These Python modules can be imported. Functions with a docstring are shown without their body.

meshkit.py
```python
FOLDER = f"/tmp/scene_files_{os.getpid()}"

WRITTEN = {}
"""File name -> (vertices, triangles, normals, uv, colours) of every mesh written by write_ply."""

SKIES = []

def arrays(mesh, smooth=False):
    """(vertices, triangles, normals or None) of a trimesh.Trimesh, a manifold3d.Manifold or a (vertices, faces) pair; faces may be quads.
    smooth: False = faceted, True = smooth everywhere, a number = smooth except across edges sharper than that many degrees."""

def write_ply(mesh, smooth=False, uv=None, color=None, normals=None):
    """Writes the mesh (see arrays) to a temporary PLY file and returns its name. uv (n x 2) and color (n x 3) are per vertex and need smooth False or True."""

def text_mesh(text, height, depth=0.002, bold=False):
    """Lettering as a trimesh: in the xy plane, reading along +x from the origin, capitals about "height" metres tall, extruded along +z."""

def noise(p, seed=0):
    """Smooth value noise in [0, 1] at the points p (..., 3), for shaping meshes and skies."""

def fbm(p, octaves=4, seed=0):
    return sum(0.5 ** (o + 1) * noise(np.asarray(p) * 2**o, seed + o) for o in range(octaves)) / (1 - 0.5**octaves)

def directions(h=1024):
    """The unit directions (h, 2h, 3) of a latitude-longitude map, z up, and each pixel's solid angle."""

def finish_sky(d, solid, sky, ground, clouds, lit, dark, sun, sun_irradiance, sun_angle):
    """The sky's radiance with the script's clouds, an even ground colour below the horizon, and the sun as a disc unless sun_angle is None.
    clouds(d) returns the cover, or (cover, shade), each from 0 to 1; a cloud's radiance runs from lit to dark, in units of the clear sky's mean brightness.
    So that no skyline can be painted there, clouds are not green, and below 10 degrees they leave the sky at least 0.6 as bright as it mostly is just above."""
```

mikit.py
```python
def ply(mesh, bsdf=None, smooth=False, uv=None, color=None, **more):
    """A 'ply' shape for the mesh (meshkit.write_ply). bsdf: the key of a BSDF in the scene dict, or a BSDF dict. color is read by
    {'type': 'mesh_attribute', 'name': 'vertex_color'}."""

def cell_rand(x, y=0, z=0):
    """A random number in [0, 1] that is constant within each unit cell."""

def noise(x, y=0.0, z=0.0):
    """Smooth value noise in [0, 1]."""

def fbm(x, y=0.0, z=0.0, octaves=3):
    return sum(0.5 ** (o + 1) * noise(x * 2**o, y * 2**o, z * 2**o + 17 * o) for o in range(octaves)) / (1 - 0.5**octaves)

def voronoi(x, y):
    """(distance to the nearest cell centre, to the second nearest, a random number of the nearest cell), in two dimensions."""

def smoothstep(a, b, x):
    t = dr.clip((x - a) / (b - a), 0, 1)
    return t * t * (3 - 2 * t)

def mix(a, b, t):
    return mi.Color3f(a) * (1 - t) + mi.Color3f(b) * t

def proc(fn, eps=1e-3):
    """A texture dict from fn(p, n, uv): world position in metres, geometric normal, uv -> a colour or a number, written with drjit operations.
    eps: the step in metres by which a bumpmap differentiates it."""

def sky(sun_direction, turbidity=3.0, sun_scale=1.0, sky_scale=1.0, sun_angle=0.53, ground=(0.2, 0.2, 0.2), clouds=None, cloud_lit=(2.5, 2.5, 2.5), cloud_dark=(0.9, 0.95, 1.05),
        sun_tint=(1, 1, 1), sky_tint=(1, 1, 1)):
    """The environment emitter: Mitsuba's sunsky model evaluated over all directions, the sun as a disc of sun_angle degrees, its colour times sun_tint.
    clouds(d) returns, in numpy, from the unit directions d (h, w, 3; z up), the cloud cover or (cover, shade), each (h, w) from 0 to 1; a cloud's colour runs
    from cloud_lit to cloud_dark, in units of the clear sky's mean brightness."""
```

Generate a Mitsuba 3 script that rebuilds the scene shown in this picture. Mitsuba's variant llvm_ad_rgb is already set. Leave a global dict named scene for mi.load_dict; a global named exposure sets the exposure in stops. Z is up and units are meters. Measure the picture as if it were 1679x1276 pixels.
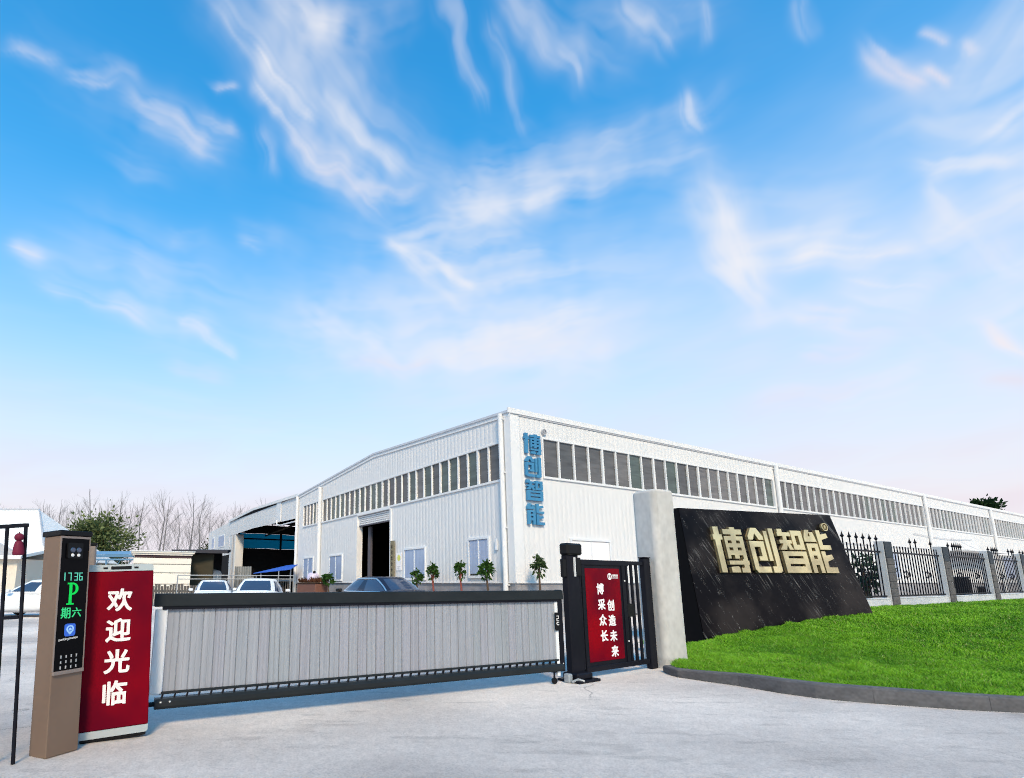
import math, random
import numpy as np, trimesh, mitsuba as mi, drjit as dr
import mikit, meshkit
from shapely.geometry import Polygon, box as sbox, Point
from shapely.ops import unary_union
from shapely import affinity

scene, labels = {'type': 'scene'}, {}
T = mi.ScalarTransform4f
RNG = random.Random(7)
NP = np.random.default_rng(7)

# ------------------------------------------------------------------ camera
PITCH = math.radians(10.46)
scene['camera'] = {
    'type': 'perspective', 'fov': 2 * math.degrees(math.atan(839.5 / 893.0)), 'fov_axis': 'x',
    'principal_point_offset_x': 0.1069, 'principal_point_offset_y': -0.1191,
    'near_clip': 0.05, 'far_clip': 3000.0,
    'to_world': T().look_at(origin=[0, 0, 1.35], target=[0, math.cos(PITCH), 1.35 + math.sin(PITCH)], up=[0, 0, 1])}
exposure = 1.6

# ------------------------------------------------------------------ sky and sun
# cirrus: (azimuth, elevation) from - to, half width in degrees, cover, how warm
CIRRUS = [(-16.0,51.2,-11.4,49.9,0.66,0.5,0),(-11.4,50.0,-7.7,49.9,0.76,0.75,0),(-9.2,50.1,-2.7,51.2,0.98,0.3,0),(-12.2,50.6,-7.5,47.1,1.58,0.3,0),(-20.3,48.3,-16.2,46.2,0.87,0.55,0),(-17.0,46.7,-11.4,44.0,0.38,0.8,0),(-16.9,45.0,-10.2,41.2,0.31,0.75,0),(-11.6,41.5,-7.2,39.5,0.86,0.7,0.7),(-8.3,39.9,-4.3,38.0,0.89,0.7,0.9),(-5.1,38.3,0.6,38.3,0.35,0.7,0.8),(-15.7,48.6,-1.5,41.1,2.01,0.4,0),(-9.3,44.9,-5.9,42.6,0.36,0.5,0),(-6.7,43.7,-1.8,40.7,0.46,0.6,0),(-13.4,47.4,-7.3,41.9,1.22,0.3,0),(-39.5,40.9,-37.9,41.5,0.41,0.5,0.7),(-34.9,41.4,-32.9,42.1,0.39,0.55,0.7),(-31.9,43.0,-30.5,43.2,0.31,0.35,0.8),(-28.2,41.0,-24.3,40.3,0.82,0.8,0.6),(-22.6,41.9,-20.5,41.4,0.31,0.6,0.7),(-22.2,44.3,-20.3,44.5,0.25,0.5,0.7),(-16.1,41.0,-15.9,40.1,0.46,0.55,0.5),(-29.3,36.8,-28.1,36.8,0.73,0.2,0.5),(-33.9,41.2,-25.5,40.1,1.69,0.15,0),(-17.5,32.7,-16.7,32.7,0.37,0.4,0.3),(-16.3,33.8,-14.6,33.5,0.74,0.2,0.2),(-24.7,32.3,-23.5,32.2,0.46,0.3,0.5),(-37.4,27.8,-36.1,27.7,0.38,0.65,0.3),(-34.1,26.0,-28.2,24.7,0.51,0.6,0.4),(-28.2,29.2,-23.2,28.7,2.0,0.35,0.2),(-28.3,25.0,-22.2,24.7,0.87,0.35,0),(-23.4,24.9,-18.8,23.0,0.28,0.6,0),(-36.5,27.8,-27.2,28.4,0.99,0.15,0),(-23.1,20.7,-20.4,20.3,0.58,0.45,0.9),(7.2,38.5,14.3,38.8,0.99,0.5,0),(10.1,40.2,23.6,39.8,1.03,0.4,0.1),(23.6,39.8,32.0,40.1,0.95,0.3,0.1),(7.1,36.5,20.8,37.0,0.85,0.6,0),(14.2,38.3,29.9,37.1,0.75,0.5,0),(1.4,34.8,16.8,36.8,0.78,0.55,0),(8.6,37.4,11.3,35.6,1.03,0.4,0),(-0.7,33.8,2.8,31.8,0.44,0.6,0),(3.2,32.7,7.8,30.2,0.39,0.7,0),(0.4,32.4,6.9,27.7,0.34,0.45,0),(-0.7,33.6,11.2,33.5,0.54,0.5,0),(2.8,31.8,15.2,32.0,0.49,0.45,0),(7.0,30.0,19.0,30.4,0.44,0.4,0),(0.0,33.0,22.7,29.8,3.34,0.28,0),(-9.6,27.0,-1.4,22.5,0.96,0.4,0),(-9.6,27.2,6.9,28.3,1.41,0.3,0),(-8.2,25.9,16.1,25.2,3.01,0.4,0),(-4.7,22.3,2.7,22.3,0.49,0.6,0.9),(2.0,22.9,19.9,25.9,0.65,0.55,0),(7.5,24.9,17.4,26.5,0.53,0.55,0),(5.4,22.4,20.9,22.9,0.54,0.45,0),(8.1,23.2,18.4,22.6,1.32,0.4,0),(-6.8,24.1,2.7,24.9,1.21,0.35,0),(6.0,51.1,9.3,45.9,0.44,0.35,0.2),(11.4,49.2,14.7,43.2,0.37,0.3,0),(14.5,50.7,17.1,48.1,0.68,0.35,0.3),(27.0,48.3,29.7,45.5,0.48,0.6,0),(19.9,46.6,20.7,45.5,0.48,0.45,0),(31.5,40.9,31.8,39.3,0.33,0.75,0),(34.1,45.9,34.1,44.3,0.29,0.3,0),(41.9,43.2,41.7,41.4,0.28,0.3,0),(24.7,48.2,30.8,46.9,1.25,0.25,0.2),(16.5,49.3,21.8,46.4,1.16,0.25,0),(32.1,33.0,33.0,29.5,0.86,0.6,0),(33.7,30.8,34.7,27.1,1.06,0.85,0),(33.0,27.5,34.8,25.1,0.79,0.6,0),(34.6,27.5,39.6,26.8,0.57,0.6,0),(39.2,27.1,45.1,25.3,0.44,0.9,0),(35.3,29.1,42.8,28.1,0.68,0.5,0),(37.6,28.9,44.2,27.0,0.44,0.4,0),(32.2,33.7,40.6,30.4,1.54,0.28,0),(38.2,26.0,43.1,25.1,0.37,0.4,0),(45.7,38.0,47.7,35.3,0.4,0.85,1),(48.8,35.5,49.5,34.6,0.21,0.75,1),(49.3,37.7,50.0,37.0,0.2,0.6,1),(51.5,35.9,51.6,35.7,0.17,0.6,0.8),(48.9,25.2,52.1,25.4,1.01,0.7,0),(48.9,24.4,49.8,22.5,1.05,0.55,0),(48.3,29.7,51.3,27.8,0.38,0.5,0),(51.7,30.2,53.0,30.5,0.6,0.75,0),(50.1,33.7,53.5,33.2,1.67,0.4,0),(53.0,35.4,54.1,36.2,1.17,0.4,0),(48.2,27.8,48.5,26.6,0.32,0.5,0),(49.3,31.5,52.6,28.7,0.88,0.35,0),(48.8,28.7,52.4,27.5,0.34,0.5,0),(42.7,23.6,45.7,22.3,0.75,0.8,0),(39.0,22.4,40.4,21.8,0.52,0.7,0.3),(40.1,20.8,42.4,19.9,0.71,0.45,0.3),(39.1,19.3,41.4,18.6,0.39,0.55,0.5),(49.1,18.0,49.9,16.6,0.29,0.75,0.2),(49.8,16.8,50.5,15.6,0.25,0.75,0),(49.9,19.2,51.1,19.6,0.81,0.55,0),(50.7,21.5,51.4,21.6,0.59,0.5,0),(42.7,22.2,44.8,20.8,0.54,0.4,0),(35.4,22.8,37.7,22.7,0.49,0.35,0),(36.0,15.6,43.4,15.9,0.79,0.5,0.2),(49.1,13.8,50.2,13.5,0.42,0.65,0.9),(46.3,16.9,47.5,15.6,1.05,0.3,0.5)]


def clouds(d):
    az, el = np.degrees(np.arctan2(d[..., 0], d[..., 1])), np.degrees(np.arcsin(np.clip(d[..., 2], -1, 1)))
    up = np.maximum(d[..., 2], 0.02)
    q = np.stack([d[..., 0] / (up + 0.12), d[..., 1] / (up + 0.12), up * 0], -1)      # a layer high above
    warp = meshkit.fbm(q * 2.3 + 3.1, 4, 5) - 0.5
    ang = math.radians(24)
    s1 = q[..., 0] * math.cos(ang) + q[..., 1] * math.sin(ang)
    s2 = -q[..., 0] * math.sin(ang) + q[..., 1] * math.cos(ang)
    streak = meshkit.fbm(np.stack([s1 * 2.0 + warp * 1.6, s2 * 9.0 + warp * 3.5, up * 0 + 2.0], -1), 5, 11)
    patch = meshkit.fbm(q * 1.1 + 9.7, 3, 23)
    cover = np.clip((streak - 0.5) * 2.2, 0, 1) * np.clip((patch - 0.42) * 4, 0, 1) * 0.13
    pink = np.zeros_like(cover)
    nz = np.stack([az * 0.55, el * 0.55, az * 0], -1)
    fine = meshkit.fbm(np.stack([az * 0.10 + el * .03, el * 0.42 - az * .07, az * 0 + 4], -1), 4, 31)      # long soft layers
    w1, w2 = meshkit.fbm(nz * 0.5 + 11, 3, 41) - 0.5, meshkit.fbm(nz * 0.5 + 71, 3, 43) - 0.5
    rag1 = meshkit.fbm(nz * 0.55 + 5, 3, 61)
    for a0, e0, a1, e1, wd, st, pk in CIRRUS:
        near = (np.abs(az - (a0 + a1) / 2) < abs(a1 - a0) / 2 + 12 * wd + 4) & (np.abs(el - (e0 + e1) / 2) < abs(e1 - e0) / 2 + 6 * wd + 4)
        if not near.any():
            continue
        ce = math.cos(math.radians((e0 + e1) / 2))
        A, E = az[near] * ce + w1[near] * 1.7, el[near] + w2[near] * 1.7
        dx, dy = (a1 - a0) * ce, e1 - e0
        L = math.hypot(dx, dy) + 1e-6
        ux, uy = dx / L, dy / L
        along = (A - a0 * ce) * ux + (E - e0) * uy
        across = -(A - a0 * ce) * uy + (E - e0) * ux
        t = np.clip(along, 0, L)
        over = (along - t) / (wd * 1.8)
        g = np.exp(-0.5 * (across / (wd * 1.12)) ** 2 - 0.5 * over ** 2)
        own = meshkit.fbm(np.stack([along * 0.10, across * (0.8 / wd + 0.6), along * 0 + a0], -1), 4, 83)       # wisps along the streak
        rag = np.clip(0.66 + 1.0 * (rag1[near] - 0.48) + 1.6 * (own - 0.48), 0.03, 1.15)
        c = np.clip(0.74 * st * g * rag, 0, 1)
        cover[near] = 1 - (1 - cover[near]) * (1 - c)
        pink[near] = np.maximum(pink[near], pk * c)
    low = np.exp(-(np.maximum(el, 0) / 21.5) ** 2.4)                                            # the whitish haze near the horizon
    veil = low * (0.95 + 0.06 * fine) + 0.02 + 0.30 * np.exp(-((az - 12) / 22) ** 2 - ((el - 24) / 8) ** 2) * (0.5 + fine * 0.9) + 0.20 * np.exp(-((az - 46) / 16) ** 2 - ((el - 26) / 12) ** 2) * (0.5 + fine * 0.9)
    cover2 = 1 - (1 - np.clip(cover * 0.98, 0, 1)) * (1 - np.clip(veil, 0, 0.97))
    shade = np.clip(pink * 0.9 + 0.35 * low * np.clip((fine - 0.40) * 3, 0, 1) + 0.5 * low, 0, 1)
    return cover2, shade


SUN = np.array([0.06, -0.80, 0.60])
scene['sky'] = mikit.sky(SUN, turbidity=3, sky_scale=2.5, sun_scale=0.78, sun_angle=14, clouds=clouds, sky_tint=(0.10, 1.10, 1.33),
                         cloud_lit=(1.62, 1.58, 1.60), cloud_dark=(1.50, 1.30, 1.40), ground=(0.03, 0.03, 0.03), sun_tint=(1.10, 1.0, 0.92))


# ------------------------------------------------------------------ materials
def rgb(c):
    return {'type': 'rgb', 'value': list(map(float, c))}


def mat(key, color, rough=0.55, metallic=0.0, spec=0.5, bump=None, bscale=1.0, eps=2e-3, two=True, **more):
    col = color if isinstance(color, dict) else rgb(color)
    b = {'type': 'principled', 'base_color': col, 'roughness': rough, 'metallic': metallic, 'specular': spec, **more}
    if bump is not None:
        b = {'type': 'bumpmap', 'arbitrary': mikit.proc(bump, eps), 'scale': bscale, 'bsdf': b}
    scene[key] = {'type': 'twosided', 'bsdf': b} if two else b
    return key


N, FB, SM, MX = mikit.noise, mikit.fbm, mikit.smoothstep, mikit.mix


def concrete_color(p, n, uv):
    big = FB(p.x * 0.22, p.y * 0.30, 1.5, 4)
    mid = FB(p.x * 0.9 + 7, p.y * 2.6, 3.5, 4)
    fine = FB(p.x * 14, p.y * 14, 0.5, 3)
    grit = N(p.x * 90, p.y * 90, 2.0)
    c = MX((0.37, 0.332, 0.314), (0.59, 0.532, 0.495), SM(0.28, 0.72, big))
    c = c * (0.87 + 0.22 * mid) * (0.85 + 0.30 * fine) * (0.87 + 0.26 * grit)
    a, b, r = mikit.voronoi(p.x * 0.33 + 0.35 * FB(p.x * 1.3, p.y * 1.3, 4.0, 3), p.y * 0.33 + 0.35 * FB(p.x * 1.3, p.y * 1.3, 9.0, 3))
    crack = (1 - SM(0.0, 0.010, b - a)) * SM(0.62, 0.75, N(p.x * 0.5, p.y * 0.5, 8.0))
    scuff = SM(0.62, 0.80, FB(p.x * 2.2, p.y * 7.0, 6.0, 4))
    return c * (1 - 0.45 * crack) * (1 - 0.16 * scuff)


def concrete_bump(p, n, uv):
    return 0.006 * FB(p.x * 6, p.y * 6, 1.0, 4) + 0.0018 * N(p.x * 70, p.y * 70, 1.0)


mat('m_concrete', mikit.proc(concrete_color), 0.75, spec=0.35, bump=concrete_bump, eps=4e-3)


def white_sheet(p, n, uv):
    streak = FB((p.x + p.y) * 1.1, (p.x - p.y) * 1.1, p.z * 0.25, 2)
    big = FB(p.x * 0.35, p.y * 0.35, p.z * 0.5, 2)
    d = SM(0.45, 0.85, streak) * 0.05 + 0.08 * SM(0.4, 0.8, big)
    low = SM(2.4, 1.3, p.z) * (0.05 + 0.10 * N((p.x + p.y) * 3, (p.x - p.y) * 3, p.z))
    return MX((0.72, 0.72, 0.725), (0.60, 0.60, 0.59), d * 1.5 + low)


scene['m_white_sheet'] = {'type': 'twosided', 'bsdf': {'type': 'diffuse', 'reflectance': mikit.proc(white_sheet)}}
scene['m_white_trim'] = {'type': 'twosided', 'bsdf': {'type': 'diffuse', 'reflectance': rgb((0.75, 0.755, 0.765))}}
mat('m_grey_trim', (0.42, 0.43, 0.46), 0.45)
mat('m_dark_inside', (0.018, 0.018, 0.02), 0.9, spec=0.1)  # near black colour puts the darkness of the interiors into walls and roofs
mat('m_roof', (0.50, 0.52, 0.56), 0.5)


def plinth_color(p, n, uv):
    a = FB(p.x * 3, p.y * 3, p.z * 3, 4)
    row = dr.abs((p.z * 5) - dr.floor(p.z * 5) - 0.5)
    return MX((0.20, 0.20, 0.22), (0.36, 0.36, 0.38), a) * (1 - 0.25 * SM(0.46, 0.49, row))


mat('m_plinth', mikit.proc(plinth_color), 0.85, spec=0.2)
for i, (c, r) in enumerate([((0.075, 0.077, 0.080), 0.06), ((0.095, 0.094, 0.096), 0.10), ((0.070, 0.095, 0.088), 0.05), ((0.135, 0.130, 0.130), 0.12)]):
    mat(f'm_pane_{i}', (lambda c: mikit.proc(lambda p, n, uv: mi.Color3f(*c) * (0.35 + 1.3 * FB((p.x + p.y) * 0.8, p.z * 7.0, (p.x - p.y) * 0.4, 4))))(c), r, spec=0.5)  # level bands painted into the pane colour stand in for reflections
mat('m_blue_pane', mikit.proc(lambda p, n, uv: MX((0.26, 0.34, 0.50), (0.36, 0.43, 0.58), FB((p.x - p.y) * 9, p.z * 0.7, 0.0, 2))), 0.12, spec=0.6)  # sky reflection and pale blinds put into the pane colour
mat('m_frame_alu', (0.70, 0.72, 0.75), 0.35)
mat('m_black_metal', mikit.proc(lambda p, n, uv: MX((0.004, 0.004, 0.008), (0.010, 0.011, 0.017), FB(p.x * 6, p.y * 6, p.z * 2, 3))), 0.42, spec=0.14)
mat('m_charcoal', mikit.proc(lambda p, n, uv: MX((0.010, 0.014, 0.016), (0.022, 0.026, 0.030), FB(p.x * 4, p.y * 4, p.z * 4, 3))), 0.45, spec=0.2)
for i, c in enumerate([(0.31, 0.325, 0.36), (0.32, 0.332, 0.366), (0.30, 0.318, 0.352), (0.315, 0.32, 0.36), (0.304, 0.325, 0.353)]):
    mat(f'm_slat_{i}', (lambda c: mikit.proc(lambda p, n, uv: mi.Color3f(*c) * (0.86 + 0.26 * N((p.x + 0.5 * p.y) * 60, p.z * 0.8, 1.0))))(c), 0.45, metallic=0.15)
mat('m_pale_post', (0.72, 0.73, 0.74), 0.4)


def red_color(p, n, uv):
    return MX((0.100, 0.0005, 0.010), (0.240, 0.0006, 0.007), SM(0.25, 0.75, FB(p.x * 2, p.y * 2, p.z * 1.6 + 3.0, 3)))


mat('m_red', mikit.proc(red_color), 0.40, spec=0.06)
mat('m_silver', (0.46, 0.50, 0.50), 0.38, metallic=0.35)
mat('m_print', (0.80, 0.72, 0.70), 0.5)
mat('m_print_white', (0.82, 0.80, 0.80), 0.5)
mat('m_tan', mikit.proc(lambda p, n, uv: MX((0.160, 0.102, 0.070), (0.195, 0.130, 0.092), FB(p.x * 4, p.y * 4, p.z * 2, 3))), 0.42, metallic=0.1)
mat('m_tan_light', (0.24, 0.19, 0.165), 0.4, metallic=0.2)
mat('m_screen', (0.002, 0.002, 0.003), 0.25, spec=0.10)
mat('m_black_plastic', (0.007, 0.007, 0.008), 0.4, spec=0.18)
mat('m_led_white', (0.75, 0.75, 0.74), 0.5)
mat('m_led_teal', (0.14, 0.70, 0.50), 0.5, spec=0.1)  # LED glow of teal, green and mint is plain colour, nothing emits
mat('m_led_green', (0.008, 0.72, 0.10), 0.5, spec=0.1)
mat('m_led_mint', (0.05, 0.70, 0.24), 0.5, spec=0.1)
mat('m_icon_blue', (0.03, 0.13, 0.62), 0.35)
mat('m_icon_pale', (0.35, 0.60, 0.90), 0.4)


def pillar_color(p, n, uv):
    a = FB(p.x * 2.2, p.y * 2.2, p.z * 0.9, 4)
    b = FB(p.x * 16, p.y * 16, p.z * 9, 3)
    return MX((0.43, 0.42, 0.40), (0.58, 0.57, 0.55), a) * (0.86 + 0.28 * b) * (0.74 + 0.26 * SM(0.0, 0.5, p.z + 0.4 * b)) * (1 - 0.16 * SM(0.55, 0.8, FB(p.x * 9, p.y * 9, p.z * 0.7, 3)) * SM(0.6, 2.9, p.z))


mat('m_pillar', mikit.proc(pillar_color), 0.8, spec=0.3, bump=lambda p, n, uv: 0.006 * FB(p.x * 9, p.y * 9, p.z * 9, 4), eps=3e-3)
SX = np.array([0.956, 0.2933])


def granite_color(p, n, uv):
    u = p.x * 0.956 + p.y * 0.2933
    a, b = u * 0.87 + p.z * 0.5, u * 0.5 - p.z * 0.87
    wob = FB(u * 1.3, p.z * 1.3, 3.0, 3)
    st = N(b * 2.6 + 5, (a + 0.08 * wob) * 84, 4.0)
    gate = SM(0.38, 0.62, FB(u * 1.1 + 3, p.z * 1.1, 7.0, 3))
    s = SM(0.78, 0.92, st) * gate
    dots = SM(0.80, 0.95, N(u * 120, p.z * 120, 2.0)) * SM(0.62, 0.9, N(b * 4, a * 24, 8.0))
    cloud = FB(u * 1.6, p.z * 1.6, 11.0, 4)
    base = MX((0.003, 0.002, 0.003), (0.022, 0.018, 0.018), SM(0.35, 0.8, cloud))
    return base + mi.Color3f(0.55, 0.55, 0.55) * dr.clip(s * 0.28 + dots * 0.6, 0, 1)


mat('m_granite', mikit.proc(granite_color), 0.26, spec=0.09)
mat('m_granite_side', (0.003, 0.003, 0.004), 0.4, spec=0.06)


def gold_color(p, n, uv):
    u = p.x * 0.956 + p.y * 0.2933
    return MX((0.95, 0.74, 0.39), (0.62, 0.475, 0.26), SM(0.35, 0.75, FB(u * 2.4, p.z * 2.4, 1.0, 4)))


mat('m_gold', mikit.proc(gold_color), 0.27, metallic=0.75)
mat('m_gold_side', (0.13, 0.11, 0.075), 0.4, metallic=0.5)
mat('m_wall_blue', mikit.proc(lambda p, n, uv: MX((0.022, 0.16, 0.34), (0.06, 0.26, 0.44), FB(p.x * 2, p.y * 2, p.z * 1.4, 3))), 0.35)
mat('m_kerb', mikit.proc(lambda p, n, uv: MX((0.065, 0.065, 0.070), (0.135, 0.133, 0.14), FB(p.x * 5, p.y * 5, p.z * 9, 4)) * (0.8 + 0.4 * N(p.x * 40, p.y * 40, p.z * 40))), 0.8,
    spec=0.3, bump=lambda p, n, uv: 0.006 * FB(p.x * 22, p.y * 22, p.z * 22, 3))
mat('m_soil', (0.05, 0.09, 0.02), 0.95, spec=0.1)
scene['m_grass'] = {'type': 'twosided', 'bsdf': {'type': 'principled', 'base_color': {'type': 'mesh_attribute', 'name': 'vertex_color'}, 'roughness': 0.55, 'specular': 0.25}}
scene['m_leaf'] = {'type': 'principledthin', 'base_color': {'type': 'mesh_attribute', 'name': 'vertex_color'}, 'roughness': 0.5, 'diff_trans': 0.5, 'spec_trans': 0.0}
mat('m_bark', (0.20, 0.19, 0.195), 0.9, spec=0.1)
mat('m_bark_brown', (0.10, 0.07, 0.05), 0.9, spec=0.1)
mat('m_red_pot', (0.22, 0.05, 0.04), 0.6)
mat('m_terracotta', (0.16, 0.07, 0.05), 0.8)
mat('m_fence_pale', mikit.proc(lambda p, n, uv: MX((0.40, 0.43, 0.47), (0.58, 0.60, 0.63), FB(p.x * 2, p.y * 2, p.z * 1.5, 4))), 0.8, spec=0.2)
mat('m_stone_block', mikit.proc(lambda p, n, uv: MX((0.055, 0.058, 0.066), (0.15, 0.14, 0.14), FB(p.x * 7, p.y * 7, p.z * 7, 4))), 0.8, spec=0.3,
    bump=lambda p, n, uv: 0.02 * FB(p.x * 12, p.y * 12, p.z * 12, 4))
mat('m_slate', (0.022, 0.03, 0.04), 0.6)
mat('m_car_white', (0.74, 0.75, 0.77), 0.25, clearcoat=0.7, clearcoat_gloss=0.9)
mat('m_car_dark', (0.018, 0.022, 0.045), 0.22, metallic=0.3, clearcoat=0.9, clearcoat_gloss=0.95)
mat('m_car_glass', (0.035, 0.055, 0.105), 0.05, spec=0.9)
mat('m_chrome', (0.72, 0.73, 0.75), 0.18, metallic=0.9)
mat('m_tyre', (0.012, 0.012, 0.012), 0.8)
mat('m_rim', (0.40, 0.41, 0.43), 0.3, metallic=0.8)
mat('m_tail', (0.30, 0.01, 0.01), 0.2)
mat('m_lamp', (0.55, 0.58, 0.60), 0.1, spec=0.8)
mat('m_cream', (0.78, 0.74, 0.66), 0.6)
mat('m_beige_wall', mikit.proc(lambda p, n, uv: MX((0.66, 0.58, 0.48), (0.74, 0.67, 0.57), FB(p.x, p.y, p.z, 3))), 0.8)
mat('m_white_roof', (0.74, 0.75, 0.74), 0.7)
mat('m_maroon', (0.05, 0.02, 0.025), 0.6)
mat('m_dark_roof', (0.018, 0.018, 0.03), 0.6)
mat('m_olive', (0.045, 0.040, 0.026), 0.9)
mat('m_blue_sheet', (0.02, 0.09, 0.45), 0.5)
mat('m_blue_pipe', (0.10, 0.22, 0.36), 0.5)
scene['m_cyan_sheet'] = {'type': 'principledthin', 'base_color': rgb((0.05, 0.42, 0.52)), 'roughness': 0.4, 'diff_trans': 1.7, 'spec_trans': 0.0}
mat('m_old_wood', mikit.proc(lambda p, n, uv: MX((0.06, 0.055, 0.05), (0.13, 0.12, 0.115), FB(p.x * 8, p.y * 8, p.z, 3))), 0.9)
mat('m_galv', mikit.proc(lambda p, n, uv: MX((0.26, 0.29, 0.31), (0.42, 0.45, 0.48), FB(p.x * 3, p.y * 3, p.z * 0.8, 3))), 0.45, metallic=0.3)
mat('m_railing', (0.34, 0.36, 0.38), 0.4, metallic=0.4)
mat('m_lantern', (0.15, 0.012, 0.035), 0.6, spec=0.2)
mat('m_dim_grey', (0.10, 0.095, 0.115), 0.7, spec=0.2)
mat('m_yellow', (0.62, 0.62, 0.14), 0.5)
mat('m_plaque', (0.20, 0.17, 0.10), 0.5)
mat('m_lilac', (0.62, 0.56, 0.72), 0.7)
mat('m_blue_bar', (0.03, 0.03, 0.10), 0.4)


# ------------------------------------------------------------------ helpers
def numbered(key):
    if key not in scene and key not in labels and not any(k.startswith(key + '__') for k in scene):
        return key
    i = 1
    while True:
        k = f'{key}_{i:03d}'
        if k not in scene and k not in labels and not any(s.startswith(k + '__') for s in scene):
            return k
        i += 1


COUNT = {}


def thing(key, label, cat, group=None):
    n = COUNT.get(key, 0)
    COUNT[key] = n + 1
    k = key if n == 0 else f'{key}_{n:03d}'
    labels[k] = {'label': label, 'category': cat}
    if group:
        labels[k]['group'] = group
    return k


def part(parent, name, mesh, m, smooth=False, label=None, kind=None, world=None, **more):
    base = f'{parent}__{name}'
    n = COUNT.get(base, 0)
    COUNT[base] = n + 1
    k = base if n == 0 else f'{base}_{n:03d}'
    d = mesh if isinstance(mesh, dict) else mikit.ply(mesh, m, smooth, **more)
    if world is not None:
        d = {**d, 'to_world': T(world)}
    scene[k] = d
    if label or kind:
        labels[k] = {}
        if label:
            labels[k]['label'] = label
        if kind:
            labels[k]['kind'] = kind
    return k


def struct(key, mesh, m, smooth=False, kind='structure', label=None, cat=None, **more):
    scene[key] = mikit.ply(mesh, m, smooth, **more)
    labels[key] = {'kind': kind}
    if label:
        labels[key]['label'] = label
    if cat:
        labels[key]['category'] = cat
    return key


def cat_(ms):
    return trimesh.util.concatenate([m for m in ms if m is not None])


def frame(o, x, y=(0, 0, 1)):
    x, y = np.asarray(x, float), np.asarray(y, float)
    x = x / np.linalg.norm(x)
    y = y / np.linalg.norm(y)
    m = np.eye(4)
    m[:3, 0], m[:3, 1], m[:3, 2], m[:3, 3] = x, y, np.cross(x, y), o
    return m


def mv(mesh, m):
    mesh = mesh.copy()
    mesh.apply_transform(m)
    return mesh


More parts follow.
